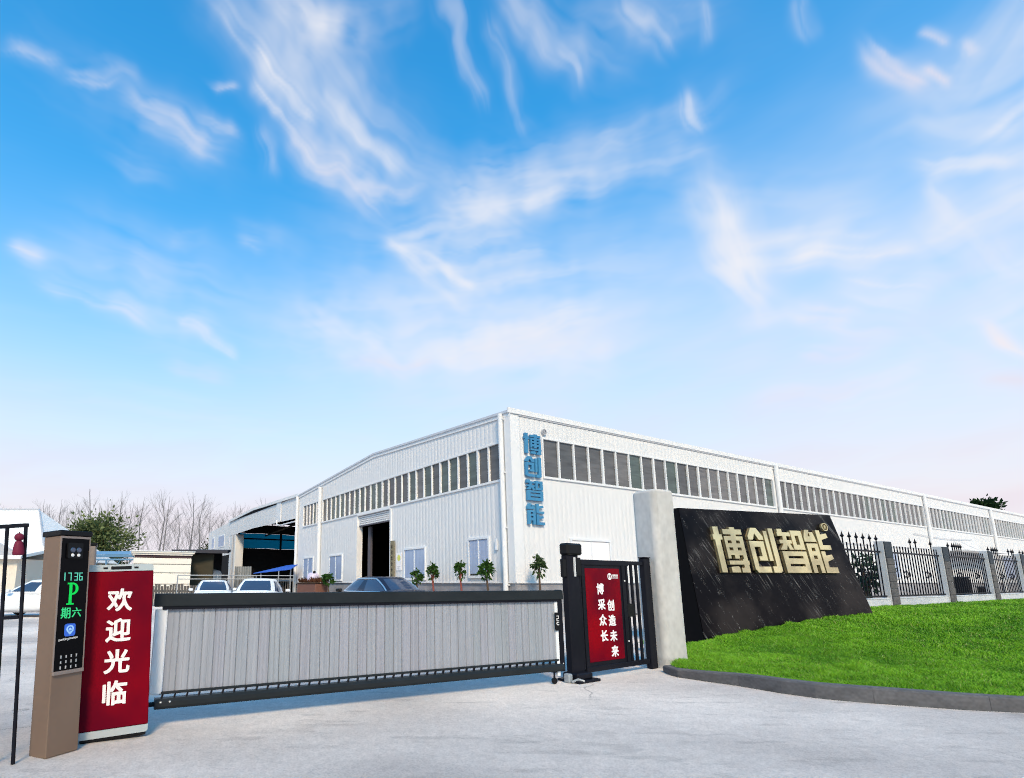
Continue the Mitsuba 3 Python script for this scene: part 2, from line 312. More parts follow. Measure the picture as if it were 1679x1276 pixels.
def bx(x0, x1, y0, y1, z0, z1, ch=0.0):
    """A box between two corners, its edges chamfered by ch."""
    if ch <= 0:
        m = trimesh.creation.box((x1 - x0, y1 - y0, z1 - z0))
    else:
        c = ch
        pts = []
        for sx in (-1, 1):
            for sy in (-1, 1):
                for sz in (-1, 1):
                    hx, hy, hz = (x1 - x0) / 2, (y1 - y0) / 2, (z1 - z0) / 2
                    pts += [(sx * (hx - c), sy * (hy - c), sz * hz), (sx * (hx - c), sy * hy, sz * (hz - c)), (sx * hx, sy * (hy - c), sz * (hz - c))]
        m = trimesh.convex.convex_hull(np.array(pts))
    m.apply_translation(((x0 + x1) / 2, (y0 + y1) / 2, (z0 + z1) / 2))
    return m


def tube(pts, r, sides=8):
    pts = np.asarray(pts, float)
    r = np.broadcast_to(r, (len(pts),))
    t = np.gradient(pts, axis=0)
    t /= np.linalg.norm(t, axis=1, keepdims=True) + 1e-12
    a = np.cross(t, np.where(np.abs(t[:, 2:]) < 0.9, [0, 0, 1.0], [1.0, 0, 0]))
    a /= np.linalg.norm(a, axis=1, keepdims=True) + 1e-12
    b, g = np.cross(t, a), np.arange(sides) * 2 * np.pi / sides
    v = (pts[:, None] + r[:, None, None] * (np.cos(g)[None, :, None] * a[:, None] + np.sin(g)[None, :, None] * b[:, None])).reshape(-1, 3)
    f = []
    for i in range(len(pts) - 1):
        for j in range(sides):
            k = (j + 1) % sides
            f += [(i * sides + j, i * sides + k, (i + 1) * sides + k), (i * sides + j, (i + 1) * sides + k, (i + 1) * sides + j)]
    n0, n1 = len(v), len(v) + 1
    v = np.vstack([v, pts[:1], pts[-1:]])
    e = (len(pts) - 1) * sides
    for j in range(sides):
        k = (j + 1) % sides
        f += [(n0, k, j), (n1, e + j, e + k)]
    return trimesh.Trimesh(v, f, process=False)


def lathe(prof, n=24):
    return trimesh.creation.revolve(np.asarray(prof, float), sections=n)


def extrude(poly, d):
    ms = [trimesh.creation.extrude_polygon(g, d, engine='earcut') for g in getattr(poly, 'geoms', [poly]) if g.area > 1e-9]
    return cat_(ms)


def poly3(pts, depth):
    """Polygon in local xy extruded to +z."""
    return extrude(Polygon(pts), depth)


# ------------------------------------------------------------------ lettering
GLYPHS = {
'欢': [[[0,14,0,16,11,26,20,39,12,52,3,64,3,68,10,73,9,74,4,74,2,76,2,85,4,86,40,87,43,86,46,83,44,69,44,67,46,69,49,80,52,95,54,98,61,97,65,96,65,93,64,83,92,83,96,82,98,80,98,76,92,58,91,55,89,53,81,55,79,57,79,60,82,66,82,69,73,69,74,67,73,53,76,41,80,32,86,21,91,16,100,10,100,7,94,0,91,0,89,1,80,7,72,18,68,26,58,12,50,4,43,0,39,0,33,6,33,9,43,16,49,23,56,34,59,42,60,50,60,67,61,69,61,70,59,68,57,60,54,54,51,50,47,50,41,55,40,53,35,40,44,24,44,22,41,18,36,15,33,16,30,23,28,26,20,16,14,10,9,6,6,7],[13,73,25,56,27,55,29,63,31,71,31,73,13,74]]],
'迎': [[[0,11,8,19,14,24,14,50,3,51,1,52,1,62,3,64,26,63,27,62,28,36,29,36,32,40,32,75,31,75,25,70,23,69,14,77,5,83,3,85,3,88,9,93,13,93,31,80,32,81,32,88,34,90,44,94,55,100,58,99,64,92,93,92,95,91,95,31,92,27,85,25,75,25,73,28,72,28,72,15,73,15,81,15,94,16,98,16,99,15,99,12,97,5,96,3,72,1,46,2,36,4,21,12,15,7,10,0,7,0,0,8],[72,39,73,38,82,39,82,80,72,79],[28,24,34,19,42,16,51,14,59,15,58,33,38,26,36,24,32,24,29,29,28,30],[45,44,48,43,59,47,58,86,45,80]]],
'光': [[[0,8,1,12,14,17,22,25,25,30,27,35,29,47,28,48,4,48,2,49,2,59,3,60,23,61,20,71,11,88,11,91,12,92,20,95,22,94,28,86,34,75,36,68,36,65,34,63,30,62,30,61,43,61,43,98,45,99,55,99,57,98,57,61,70,61,70,62,65,64,64,68,75,87,78,95,81,96,90,92,91,89,83,73,76,61,97,61,99,58,99,50,97,48,71,48,70,47,70,14,71,13,85,13,86,16,87,28,88,30,91,30,99,26,100,25,99,12,98,8,94,3,89,0,66,0,60,2,58,5,56,8,56,13,55,48,44,48,43,47,41,34,38,23,33,16,25,8,21,5,10,0,6,0]]],
'临': [[[17,96,19,98,28,98,30,96,31,68,35,74,40,83,45,98,46,100,55,99,58,97,58,94,56,89,57,88,92,88,94,86,94,76,93,75,64,74,79,60,79,57,75,54,75,52,90,52,91,50,91,3,90,1,79,1,78,2,77,5,49,5,48,2,47,0,36,0,35,1,35,51,36,52,66,53,59,60,51,68,50,70,51,72,53,73,53,74,50,73,45,62,39,54,35,54,33,56,31,56,30,3,28,1,19,1,17,2],[70,19,70,18,78,19,77,39,70,39],[48,19,49,18,56,19,56,39,48,39]],[[0,85,2,87,11,87,13,86,13,15,12,13,2,13,0,15]]],
'博': [[[0,61,0,71,1,72,13,73,13,98,14,99,24,99,26,98,26,73,26,73,36,73,36,76,32,76,30,78,30,86,31,88,57,88,57,97,59,99,69,99,71,98,71,95,75,99,79,99,88,94,93,91,95,88,98,88,99,86,99,78,97,76,94,76,94,38,98,37,100,35,99,25,98,24,84,24,84,8,83,5,81,2,74,0,62,0,60,2,58,7,55,6,52,7,50,11,39,21,38,24,29,24,27,26,27,36,29,37,36,38,36,59,35,59,26,59,26,2,24,0,14,0,13,2,13,59,2,59],[55,23,62,16,64,12,70,12,71,13,71,24,56,24],[49,43,49,37,58,37,57,42]]],
'采': [[[0,12,1,16,17,24,25,30,32,38,32,38,5,38,3,40,3,50,4,52,21,53,17,64,11,73,11,76,13,78,10,78,8,80,6,87,6,89,8,91,47,93,67,95,81,98,85,98,87,96,91,91,92,88,90,85,86,85,84,84,90,80,91,77,76,52,96,52,97,50,97,40,95,38,68,38,68,38,72,33,80,27,100,15,100,12,93,4,90,4,75,13,65,21,57,28,57,28,57,2,55,0,44,0,43,2,42,28,26,14,10,4,7,4],[52,80,55,73,58,62,57,59,57,52,64,52,64,53,63,55,63,57,73,73,77,83,52,81],[24,78,29,70,33,60,33,57,27,53,27,52,43,52,43,60,44,60,44,62,38,79,29,79,24,79]]],
'众': [[[0,59,2,63,16,69,30,78,40,89,47,100,50,100,57,97,59,95,59,92,57,90,57,89,65,80,79,71,91,65,97,63,99,61,98,58,92,51,85,52,74,57,72,47,74,39,81,27,88,19,97,13,98,10,91,1,88,1,82,5,75,13,68,23,66,24,62,16,55,7,49,1,46,0,39,5,37,7,38,10,44,16,36,26,31,30,26,19,20,9,12,1,8,1,1,7,1,10,9,18,16,29,20,42,23,55,22,56,11,50,7,50],[34,63,34,63,37,61,37,56,35,44,53,29,55,33,58,44,60,61,62,62,65,63,65,64,56,71,49,78,41,69]]],
'长': [[[0,48,0,58,1,60,20,61,21,99,32,100,34,98,34,71,35,70,59,84,66,89,75,98,79,98,86,95,88,93,87,90,73,76,59,66,50,62,49,61,97,60,98,58,98,49,96,46,61,46,61,46,66,37,74,29,84,21,99,15,100,14,100,11,97,7,95,4,93,3,91,2,83,5,75,9,69,14,59,22,59,20,60,13,59,11,30,3,23,0,21,0,20,1,15,9,16,12,19,14,20,16,20,46,2,46],[35,19,58,24,49,37,45,46,34,46,34,20],[35,68,34,67,34,61,41,60,41,62]]],
'创': [[[65,12,66,13,83,14,83,97,85,98,95,98,96,97,97,96,97,12,96,7,93,3,90,1,83,0,69,0,67,2,67,5,65,9]],[[0,60,1,62,7,67,18,78,25,89,30,98,31,100,34,100,42,97,43,94,41,91,49,83,63,67,63,68,63,87,65,88,75,88,77,86,77,27,74,25,65,25,63,27,63,59,62,60,59,56,55,55,54,39,53,31,52,30,52,29,62,24,61,12,59,6,56,4,51,2,23,2,17,3,14,6,12,10,12,52,7,53],[26,15,47,14,48,15,49,26,44,23,31,23,29,26,29,29,27,32,27,35,29,36,39,36,40,36,41,47,41,50,27,50,26,49],[23,64,23,63,48,63,38,75,35,78]]],
'造': [[[0,10,1,12,2,13,14,22,14,46,2,47,0,49,0,57,2,60,26,59,26,64,28,66,26,68,26,71,22,69,19,69,13,76,3,86,3,89,5,91,10,95,14,94,24,84,31,76,36,86,40,96,42,98,50,96,53,95,53,91,51,88,52,86,56,87,56,98,68,99,70,96,70,86,91,86,93,85,93,76,92,74,70,74,70,67,96,66,97,65,98,64,98,56,96,54,27,54,27,22,32,18,35,18,35,50,36,51,88,52,90,50,90,18,89,17,40,17,39,16,40,15,48,14,70,14,98,16,100,14,100,12,99,9,98,5,96,3,64,1,44,2,31,5,21,11,17,8,10,1,7,0,2,6],[48,30,48,29,76,29,76,39,48,39],[41,68,42,67,55,67,56,73,45,74]]],
'未': [[[0,14,1,17,10,22,17,27,26,34,34,43,34,44,5,44,3,46,3,56,5,58,43,58,42,69,12,69,10,71,10,81,11,82,43,83,43,97,44,99,55,99,57,98,57,96,57,83,88,83,90,81,91,72,90,70,58,69,57,58,58,58,95,58,97,56,97,45,96,44,66,43,66,42,74,33,81,28,91,21,99,17,100,14,93,6,90,6,78,13,68,21,58,31,57,30,57,3,56,0,44,0,43,2,42,31,26,16,10,6,7,6]]],
'来': [[[0,12,0,15,1,16,8,19,17,25,30,36,33,40,33,41,4,41,3,42,2,52,4,54,23,55,19,65,15,71,15,74,9,74,7,75,7,85,9,87,42,87,43,97,44,99,56,99,57,97,58,87,93,86,94,84,93,75,92,74,87,74,86,70,78,55,97,54,98,52,98,42,96,41,67,41,67,40,70,36,79,28,88,22,100,15,100,12,93,4,90,4,78,12,68,20,58,30,57,29,57,2,56,0,44,0,43,2,42,29,27,15,17,8,9,4,7,5],[57,74,58,54,62,54,71,71,71,74],[30,73,36,61,37,54,43,54,43,73,30,74]]],
'期': [[[0,6,0,7,11,19,14,25,14,26,0,27,1,37,10,37,10,76,2,77,1,78,1,86,2,87,10,87,10,99,11,100,21,99,21,87,21,87,36,87,37,99,38,100,47,99,47,88,48,87,55,86,55,77,47,76,47,37,55,36,57,37,57,45,57,95,59,96,97,96,97,7,95,4,88,1,75,1,71,10,72,12,86,12,86,36,86,37,67,36,66,28,63,16,60,7,56,0,54,0,48,5,47,6,43,4,41,5,37,11,30,22,30,24,33,25,33,26,24,26,24,25,25,24,25,23,23,19,17,9,9,1,7,1],[68,48,68,47,86,47,86,61,68,61],[68,72,68,71,86,72,86,85,68,86],[40,25,49,12,51,12,54,22,54,26,40,26],[21,37,21,37,36,37,36,44,21,44],[21,54,21,53,36,53,36,60,21,61],[21,71,21,70,36,70,36,76,21,77]]],
'六': [[[60,46,60,49,68,53,70,52,99,8,99,6,98,5,90,1,89,1,88,2,76,22]],[[1,71,2,72,48,72,48,75,38,96,40,98,49,100,60,78,60,76,56,74,56,72,98,72,99,62,2,61]],[[0,6,0,8,7,16,16,29,25,44,28,51,29,52,31,52,39,49,40,46,30,27,21,14,12,1,11,0,9,0]]],
}


def glyph(c):
    out = []
    for rings in GLYPHS[c]:
        rr = [np.array(r, float).reshape(-1, 2) for r in rings]
        p = Polygon(rr[0], rr[1:]).buffer(0)
        out.append(p)
    return unary_union(out)


def R_(x0, y0, x1, y1):
    return sbox(x0, 1 - y1, x1, 1 - y0)          # y counted from the top


def P_(*p):
    return Polygon([(x, 1 - y) for x, y in p]).convex_hull if len(p) < 6 else Polygon([(x, 1 - y) for x, y in p]).buffer(0)


def block_glyphs():
    U = unary_union
    bo = U([R_(0.03, 0, 0.21, 1), R_(-0.02, .17, 0.29, .29), R_(.35, .05, 1, .165), R_(.60, 0, .78, .27), R_(.35, .205, 1, .70),
            R_(.35, .745, 1.03, .83), R_(.83, .70, 1.0, 1.0), R_(.72, .90, .9, 1.0), P_((.37, .885), (.62, .865), (.66, .9), (.66, 1.0), (.37, 1.0))])
    for x in (.45, .74):
        bo = bo.difference(U([R_(x, .30, x + .13, .365), R_(x, .455, x + .13, .52), R_(x, .625, x + .13, .71)]))
    bo = bo.difference(U([R_(.35, .168, .59, .203), R_(.79, .168, 1.0, .203)]))
    chu = U([P_((0, .27), (0, .19), (.16, 0), (.36, 0), (.54, .19), (.54, .27), (.37, .27), (.26, .12), (.16, .27)),
             R_(0, .30, .52, .43), R_(0, .30, .15, .94), R_(.36, .30, .52, .735), R_(.24, .64, .52, .735), P_((0, .9), (.08, 1.0), (.56, 1.0), (.56, .87), (0, .87)),
             R_(.59, .06, .72, .74), R_(.79, 0, .96, .97), P_((.64, .86), (.96, .86), (.96, .93), (.9, 1.0), (.64, 1.0))])
    zhi = U([R_(.03, .0, .22, .12), R_(.0, .075, .52, .165), R_(.19, .10, .34, .34), R_(.03, .255, .52, .335),
             P_((.17, .33), (.34, .33), (.24, .48), (.0, .48)), P_((.30, .33), (.42, .33), (.53, .48), (.36, .48)),
             R_(.55, .03, 1.0, .475), R_(.03, .515, 1.0, 1.0)])
    zhi = zhi.difference(U([R_(.70, .15, .84, .36), R_(.22, .62, .82, .675), R_(.22, .80, .82, .855)]))
    nen = U([P_((.0, .17), (.10, 0), (.27, 0), (.18, .15), (.27, .15), (.23, .05), (.40, .05), (.48, .28), (.0, .28)), R_(.03, .32, .48, 1.0),
             R_(.54, .0, .70, .45), P_((.70, .10), (.94, .07), (.98, .17), (.70, .23)), R_(.54, .35, 1.0, .46),
             R_(.54, .50, .70, 1.0), P_((.70, .60), (.94, .57), (.98, .67), (.70, .74)), P_((.54, .87), (1.03, .87), (1.03, 1.0), (.62, 1.0), (.54, .93))])
    nen = nen.difference(U([R_(.19, .42, .33, .50), R_(.19, .60, .33, .68), R_(.19, .82, .33, 1.01)]))
    return [bo, chu, zhi, nen]


BLOCK = block_glyphs()


def lettering(shape, x0, y0, x1, y1, depth, unit=1.0, ch=0.0):
    """A glyph shape (0..unit) stretched to a rectangle of the local xy plane, extruded to +z."""
    g = affinity.affine_transform(shape, [(x1 - x0) / unit, 0, 0, (y1 - y0) / unit, x0, y0])
    return extrude(g, depth)


def registered(r, depth):
    ring = Point(0, 0).buffer(r, 20).difference(Point(0, 0).buffer(r * 0.80, 20))
    a = r * 0.42
    R = unary_union([sbox(-a * .6, -a, -a * .25, a), sbox(-a * .6, a * .68, a * .5, a), sbox(-a * .6, -a * .1, a * .5, a * .2), sbox(a * .25, 0, a * .6, a * .9),
                     Polygon([(-a * .05, 0), (a * .3, 0), (a * .75, -a), (a * .35, -a)])])
    return extrude(unary_union([ring, R]), depth)


# ------------------------------------------------------------------ ground, lawn, kerb
g = np.array([[-700, -60, 0], [700, -60, 0], [700, 1200, 0], [-700, 1200, 0]], float)
struct('ground', (g, np.array([[0, 1, 2, 3]])), 'm_concrete', label='pale grey worn concrete yard and forecourt')

KERB = np.array([[3.99, 8.72], [3.93, 8.30], [4.20, 7.88], [4.42, 7.60], [4.66, 7.10], [4.92, 6.76], [5.25, 6.55], [5.60, 6.39], [6.04, 6.19], [6.53, 6.06], [7.4, 5.88], [9.0, 5.66], [12.0, 5.5], [30.0, 5.4]])
FP = np.array([14.70, 16.65])                     # the first fence pillar in view
FE = np.array([0.857, 0.516])                     # along the fence
FN = np.array([0.516, -0.857])                    # out of the fence, to the street


def kerb_dist(x, y):
    best = np.full(np.shape(x), 1e9)
    for a, b in zip(KERB[:-1], KERB[1:]):
        d = b - a
        t = np.clip(((x - a[0]) * d[0] + (y - a[1]) * d[1]) / (d @ d), 0, 1)
        best = np.minimum(best, np.hypot(x - a[0] - t * d[0], y - a[1] - t * d[1]))
    return best


def lawn_z(x, y):
    d = kerb_dist(x, y)
    t = np.clip((d - 2.0) / 6.5, 0, 1)
    return 0.125 + 0.52 * t * t * (3 - 2 * t) + 0.03 * (meshkit.fbm(np.stack([x * .8, y * .8, x * 0], -1), 3, 3) - 0.5) * np.clip(d, 0, 1)


A0 = FP - FE * 10.9
lawn_poly = Polygon([tuple(p) for p in KERB] + [(30.0, float((FP + FE * 17.85)[1])), tuple(FP + FE * 17.8), tuple(A0), (5.5, 11.9), (4.75, 11.6), (4.35, 9.5), (4.32, 9.1)]).buffer(0)
inner = lawn_poly.difference(unary_union([Polygon(KERB.tolist() + [(40, 5), (0, 0)]).exterior.buffer(0.001)]))
gx, gy = np.meshgrid(np.arange(3.8, 30.01, 0.25), np.arange(5.3, 26.5, 0.25), indexing='ij')
import shapely
keep = shapely.contains_xy(lawn_poly.buffer(0.16), gx, gy)
gz = lawn_z(gx, gy) - 0.012
idx = np.arange(gx.size).reshape(gx.shape)
cell = keep[:-1, :-1] & keep[1:, :-1] & keep[:-1, 1:] & keep[1:, 1:]
q = np.stack([idx[:-1, :-1], idx[1:, :-1], idx[1:, 1:], idx[:-1, 1:]], -1)[cell]
# drop the cells that would stick out over the kerb's face
cc = np.stack([gx, gy], -1).reshape(-1, 2)[q].reshape(-1, 4, 2)
okc = shapely.contains_xy(lawn_poly, cc[..., 0], cc[..., 1]).all(1)
V = np.stack([gx, gy, gz], -1).reshape(-1, 3)
struct('lawn_soil', (V, q[okc]), 'm_soil', True)


def grass():
    pts = []
    for (x0, x1, y0, y1, dens) in ((3.8, 9, 5.3, 12.5, 5200), (9, 16, 5.3, 18, 2100), (16, 30, 8.5, 26, 900)):
        n = int((x1 - x0) * (y1 - y0) * dens)
        x, y = NP.uniform(x0, x1, n), NP.uniform(y0, y1, n)
        ok = shapely.contains_xy(lawn_poly.buffer(-0.10), x, y) 
        pts.append(np.stack([x[ok], y[ok]], -1))
    p = np.vstack(pts)
    vis = (p[:, 0] / p[:, 1] < 1.5)
    p = p[vis]
    n = len(p)
    far = np.clip((np.hypot(p[:, 0], p[:, 1]) - 7) / 12, 0, 1)
    cl = meshkit.fbm(np.stack([p[:, 0] * 3.2, p[:, 1] * 3.2, p[:, 0] * 0], -1), 3, 17)
    cl2 = meshkit.fbm(np.stack([p[:, 0] * 0.9, p[:, 1] * 0.9, p[:, 0] * 0 + 4], -1), 3, 19)
    h = (0.026 + 0.060 * np.clip((cl - 0.30) * 1.9, 0, 1)) * NP.uniform(0.6, 1.25, n)
    w = (0.0035 + 0.006 * far) * NP.uniform(0.7, 1.3, n)
    a = NP.uniform(0, 2 * np.pi, n)
    lean_a = a + NP.normal(0, 0.6, n) + 3 * (cl2 - 0.5)
    lean = h * NP.uniform(0.25, 0.95, n)
    z = lawn_z(p[:, 0], p[:, 1]) - 0.012
    dx, dy = np.cos(a) * w, np.sin(a) * w
    lx, ly = np.cos(lean_a) * lean, np.sin(lean_a) * lean
    b0 = np.stack([p[:, 0] - dx, p[:, 1] - dy, z], -1)
    b1 = np.stack([p[:, 0] + dx, p[:, 1] + dy, z], -1)
    m0 = np.stack([p[:, 0] - dx * .7 + lx * .35, p[:, 1] - dy * .7 + ly * .35, z + h * .6], -1)
    m1 = np.stack([p[:, 0] + dx * .7 + lx * .35, p[:, 1] + dy * .7 + ly * .35, z + h * .6], -1)
    tp = np.stack([p[:, 0] + lx, p[:, 1] + ly, z + h], -1)
    v = np.stack([b0, b1, m0, m1, tp], 1).reshape(-1, 3)
    o = (np.arange(n) * 5)[:, None]
    f = np.concatenate([o + [0, 1, 3], o + [0, 3, 2], o + [2, 3, 4]])
    tone = np.clip(0.22 + 1.2 * (cl2 - 0.5) + 0.9 * (cl - 0.5) + 0.55 * NP.uniform(0, 1, n), 0, 1)[:, None]
    c = np.array([0.050, 0.185, 0.006]) * (1 - tone) + np.array([0.195, 0.44, 0.020]) * tone
    dry = (NP.uniform(0, 1, n) < 0.05)[:, None]
    c = np.where(dry, np.array([0.28, 0.36, 0.10]), c)
    return (v, f), np.repeat(c, 5, 0)


gm, gc = grass()
struct('grass', gm, 'm_grass', False, kind='stuff', label='bright green short lawn grass on the mound in front of the black stone sign', cat='grass', color=gc)


def kerb():
    pts = KERB
    seg = np.linalg.norm(np.diff(pts, axis=0), axis=1)
    L = np.r_[0, np.cumsum(seg)]

    def at(s):
        return np.array([np.interp(s, L, pts[:, 0]), np.interp(s, L, pts[:, 1])])

    def nrm(s):
        d = at(min(s + .12, L[-1])) - at(max(s - .12, 0))
        d /= np.linalg.norm(d)
        return np.array([-d[1], d[0]])             # towards the lawn
    cuts = [0.0, 1.33, 2.75, 3.75, 4.75, 5.95, 7.6, 9.4, 11.6, 14.0]
    labels['kerb'] = {'kind': 'structure', 'label': 'dark stone kerb curving round the lawn'}
    for k, (a, b) in enumerate(zip(cuts[:-1], cuts[1:])):
        ss = np.linspace(a + 0.0015, b - 0.0015, 9)
        ring = []
        for s in ss:
            h = float(np.interp(s, [0, .8, 1.6, 2.8, 4.0, 6.0, 20], [.10, .125, .165, .17, .15, .13, .13]))
            o, n = at(s), nrm(s)
            jit = 0.006 * (meshkit.noise(np.array([s * 6, k, 0.0])) - .5)
            prof = [(0.0, -0.03), (0.0 + jit, h - 0.02), (0.014, h - 0.004), (0.03, h), (0.125, h + 0.004), (0.14, h - 0.01), (0.14, -0.03)]
            ring.append([(*(o + n * t), z) for t, z in prof])
        ring = np.array(ring)
        m = ring.shape[1]
        v, f = ring.reshape(-1, 3), []
        for i in range(len(ss) - 1):
            for j in range(m):
                j2 = (j + 1) % m
                f += [(i * m + j, (i + 1) * m + j, (i + 1) * m + j2), (i * m + j, (i + 1) * m + j2, i * m + j2)]
        for j in range(1, m - 1):
            f += [(0, j, j + 1), ((len(ss) - 1) * m, (len(ss) - 1) * m + j + 1, (len(ss) - 1) * m + j)]
        part('kerb', 'kerb_stone', trimesh.Trimesh(v, f, process=False), 'm_kerb')


kerb()

# ------------------------------------------------------------------ the factory hall
C = np.array([4.30, 21.0, 0.0])
LDIR = np.array([-0.516, 0.8566, 0.0])
an = math.radians(-0.7)
EDIR = np.array([0.857 * math.cos(an) - 0.5155 * math.sin(an), 0.857 * math.sin(an) + 0.5155 * math.cos(an), 0.0])
FL = frame(C, -LDIR)                                # left gable: x = -s, y up, z out
FR = frame(C, EDIR)                                 # long side: x = s, y up, z out
GW, LEN, EAVE, RIDGE = 23.7, 74.0, 8.05, 8.62


def roof_at(s):
    s = np.asarray(s, float)
    return np.where(s < 11.5, EAVE + (RIDGE - EAVE) * s / 11.5, RIDGE - (RIDGE - 7.82) * (s - 11.5) / (GW - 11.5))


def corr(x0, x1, zb, zt, pitch=0.27, rib=0.008):
    """Profiled steel sheet in local xy, ribs to +z; zb, zt are numbers or functions of x."""
    xs = []
    k = math.floor(x0 / pitch)
    while k * pitch < x1:
        b = k * pitch
        xs += [(b + pitch * q / 10, rib * 2 * abs(math.sin(math.pi * q / 10)) ** .8) for q in range(10)]
        k += 1
    xs = [(x, o) for x, o in xs if x0 < x < x1]
    xs = [(x0, 0.0)] + xs + [(x1, 0.0)]
    zb_ = zb if callable(zb) else (lambda x: zb)
    zt_ = zt if callable(zt) else (lambda x: zt)
    v = [(x, float(zb_(x)), o) for x, o in xs] + [(x, float(zt_(x)), o) for x, o in xs]
    n = len(xs)
    f = []
    for i in range(n - 1):
        f += [(i, i + 1, n + i + 1), (i, n + i + 1, n + i)]
    return trimesh.Trimesh(np.array(v), f, process=False)


hall = thing('factory_hall', 'long white profiled steel factory hall with two window bands and a shallow gable roof', 'building')
PZ = 1.33
lw = []
top = lambda x: roof_at(-x) - 0.02
for x0, x1, zb, zt in ((-9.5, 0, PZ, 5.36), (-GW, -13.5, PZ, 5.36), (-13.5, -9.5, 5.22, 5.36), (-GW, 0, 6.98, top), (-0.62, 0, 5.36, 6.98), (-19.42, -18.98, 5.36, 6.98), (-GW, -22.62, 5.36, 6.98)):
    lw.append(mv(corr(x0, x1, zb, zt), FL))
part(hall, 'gable_wall', cat_(lw), 'm_white_sheet')
rw = []
DP = [20.1, 42.4, 58.3]
bands = [(1.72, 19.75), (20.35, 42.1), (42.7, 58.0), (58.6, 72.0)]
WB, WT = 5.60, 7.18
for x0, x1, zb, zt in [(0, LEN, PZ, WB - .06), (0, LEN, WT + .06, EAVE), (0, bands[0][0], WB - .06, WT + .06), (bands[-1][1], LEN, WB - .06, WT + .06)] + [(a[1], b[0], WB - .06, WT + .06) for a, b in zip(bands[:-1], bands[1:])]:
    for a, b, pt, rb in ((0, 24, .27, .008), (24, 40, .90, .006), (40, LEN, 3.0, .004)):
        if min(x1, b) - max(x0, a) > .01:
            rw.append(mv(corr(max(x0, a), min(x1, b), zb, zt, pt, rb), FR))
part(hall, 'long_wall', cat_(rw), 'm_white_sheet')
part(hall, 'plinth', cat_([mv(bx(-9.5, 0.0, 0, PZ - .02, -0.25, -0.02), FL), mv(bx(-GW, -13.5, 0, PZ - .02, -0.25, -0.02), FL), mv(bx(0.0, LEN, 0, PZ - .021, -0.25, -0.021), FR)]), 'm_plinth')
part(hall, 'drip_flashing', cat_([mv(bx(-9.5, 0.03, PZ - .02, PZ + .02, -0.05, 0.06), FL), mv(bx(-GW, -13.5, PZ - .02, PZ + .02, -0.05, 0.06), FL), mv(bx(0.0, LEN, PZ - .021, PZ + .019, -0.05, 0.061), FR)]), 'm_white_trim')


def slab(s0, s1):
    a = [mv(bx(-s1, -s0, 0, 0.12, -LEN, 0.0), FL)]
    return a


# the roof: two slopes along the hall
def world(s, t, z):
    return C + LDIR * s + EDIR * t + np.array([0, 0, z])


def roof_plane(s0, s1, over0=0.0, over1=0.0, th=0.10):
    z0, z1 = float(roof_at(s0)), float(roof_at(s1))
    v = []
    for dz in (0.0, th):
        for s, z in ((s0, z0), (s1, z1)):
            for t in (-0.12, LEN):
                v.append(world(s, t, z + dz))
    return trimesh.convex.convex_hull(np.array(v))


rf = part(hall, 'roof', cat_([roof_plane(-0.0, 11.5), roof_plane(11.5, GW)]), 'm_roof')
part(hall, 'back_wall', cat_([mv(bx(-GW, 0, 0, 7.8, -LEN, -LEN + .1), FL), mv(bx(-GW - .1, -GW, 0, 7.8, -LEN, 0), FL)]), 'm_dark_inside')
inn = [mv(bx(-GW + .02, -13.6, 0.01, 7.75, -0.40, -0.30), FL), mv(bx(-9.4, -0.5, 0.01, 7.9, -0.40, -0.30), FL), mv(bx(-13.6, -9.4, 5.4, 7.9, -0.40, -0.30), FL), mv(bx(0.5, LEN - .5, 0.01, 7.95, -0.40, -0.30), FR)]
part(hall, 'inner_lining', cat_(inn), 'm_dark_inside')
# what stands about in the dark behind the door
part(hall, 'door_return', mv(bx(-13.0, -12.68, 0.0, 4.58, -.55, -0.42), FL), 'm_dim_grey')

# trim along the roof edges, at the corner and at the gable
tr = []
for s0, s1 in ((0.0, 11.5), (11.5, GW)):
    z0, z1 = float(roof_at(s0)), float(roof_at(s1))
    tr.append(mv(poly3([(-s1 - (.1 if s1 == GW else 0), z1 - .16), (-s0, z0 - .16), (-s0, z0 + .12), (-s1 - (.1 if s1 == GW else 0), z1 + .12)], 0.055), FL @ trimesh.transformations.translation_matrix((0, 0, 0.012))))
part(hall, 'gable_trim', cat_(tr), 'm_white_trim')
part(hall, 'corner_trim', cat_([mv(bx(-0.30, 0.062, PZ + .02, EAVE + .1, 0.03, 0.06), FL), mv(bx(-0.05, 0.42, PZ + .02, EAVE - .12, 0.032, 0.058), FR)]), 'm_white_trim')
gut = [mv(bx(-0.14, LEN, EAVE - .02, EAVE + .19, 0.0, 0.07), FR)]
part(hall, 'gutter', cat_(gut), 'm_white_trim')
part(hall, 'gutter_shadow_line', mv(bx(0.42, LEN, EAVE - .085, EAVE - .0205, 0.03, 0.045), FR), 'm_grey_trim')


def downpipe(F, x, z0, z1, r=0.085, out=0.14):
    m = [tube([(x, z0, out), (x, z1 - .25, out), (x, z1, out + .02)], r, 10)]
    for z in np.arange(z0 + 1.2, z1, 2.2):
        m.append(bx(x - .13, x + .13, z, z + .05, 0.03, out + .02))
    return mv(cat_(m), F)


part(hall, 'downpipe', downpipe(FL, -0.42, 0.02, EAVE + .03, .10), 'm_white_trim', 30)
part(hall, 'downpipe', downpipe(FL, -19.2, 0.02, 7.85, .13), 'm_white_trim', 30)
part(hall, 'downpipe', downpipe(FL, -GW + .05, 0.02, 7.8, .11), 'm_white_trim', 30)
for x in DP:
    part(hall, 'downpipe', downpipe(FR, x, 0.02, EAVE + .0, .11), 'm_white_trim', 30)


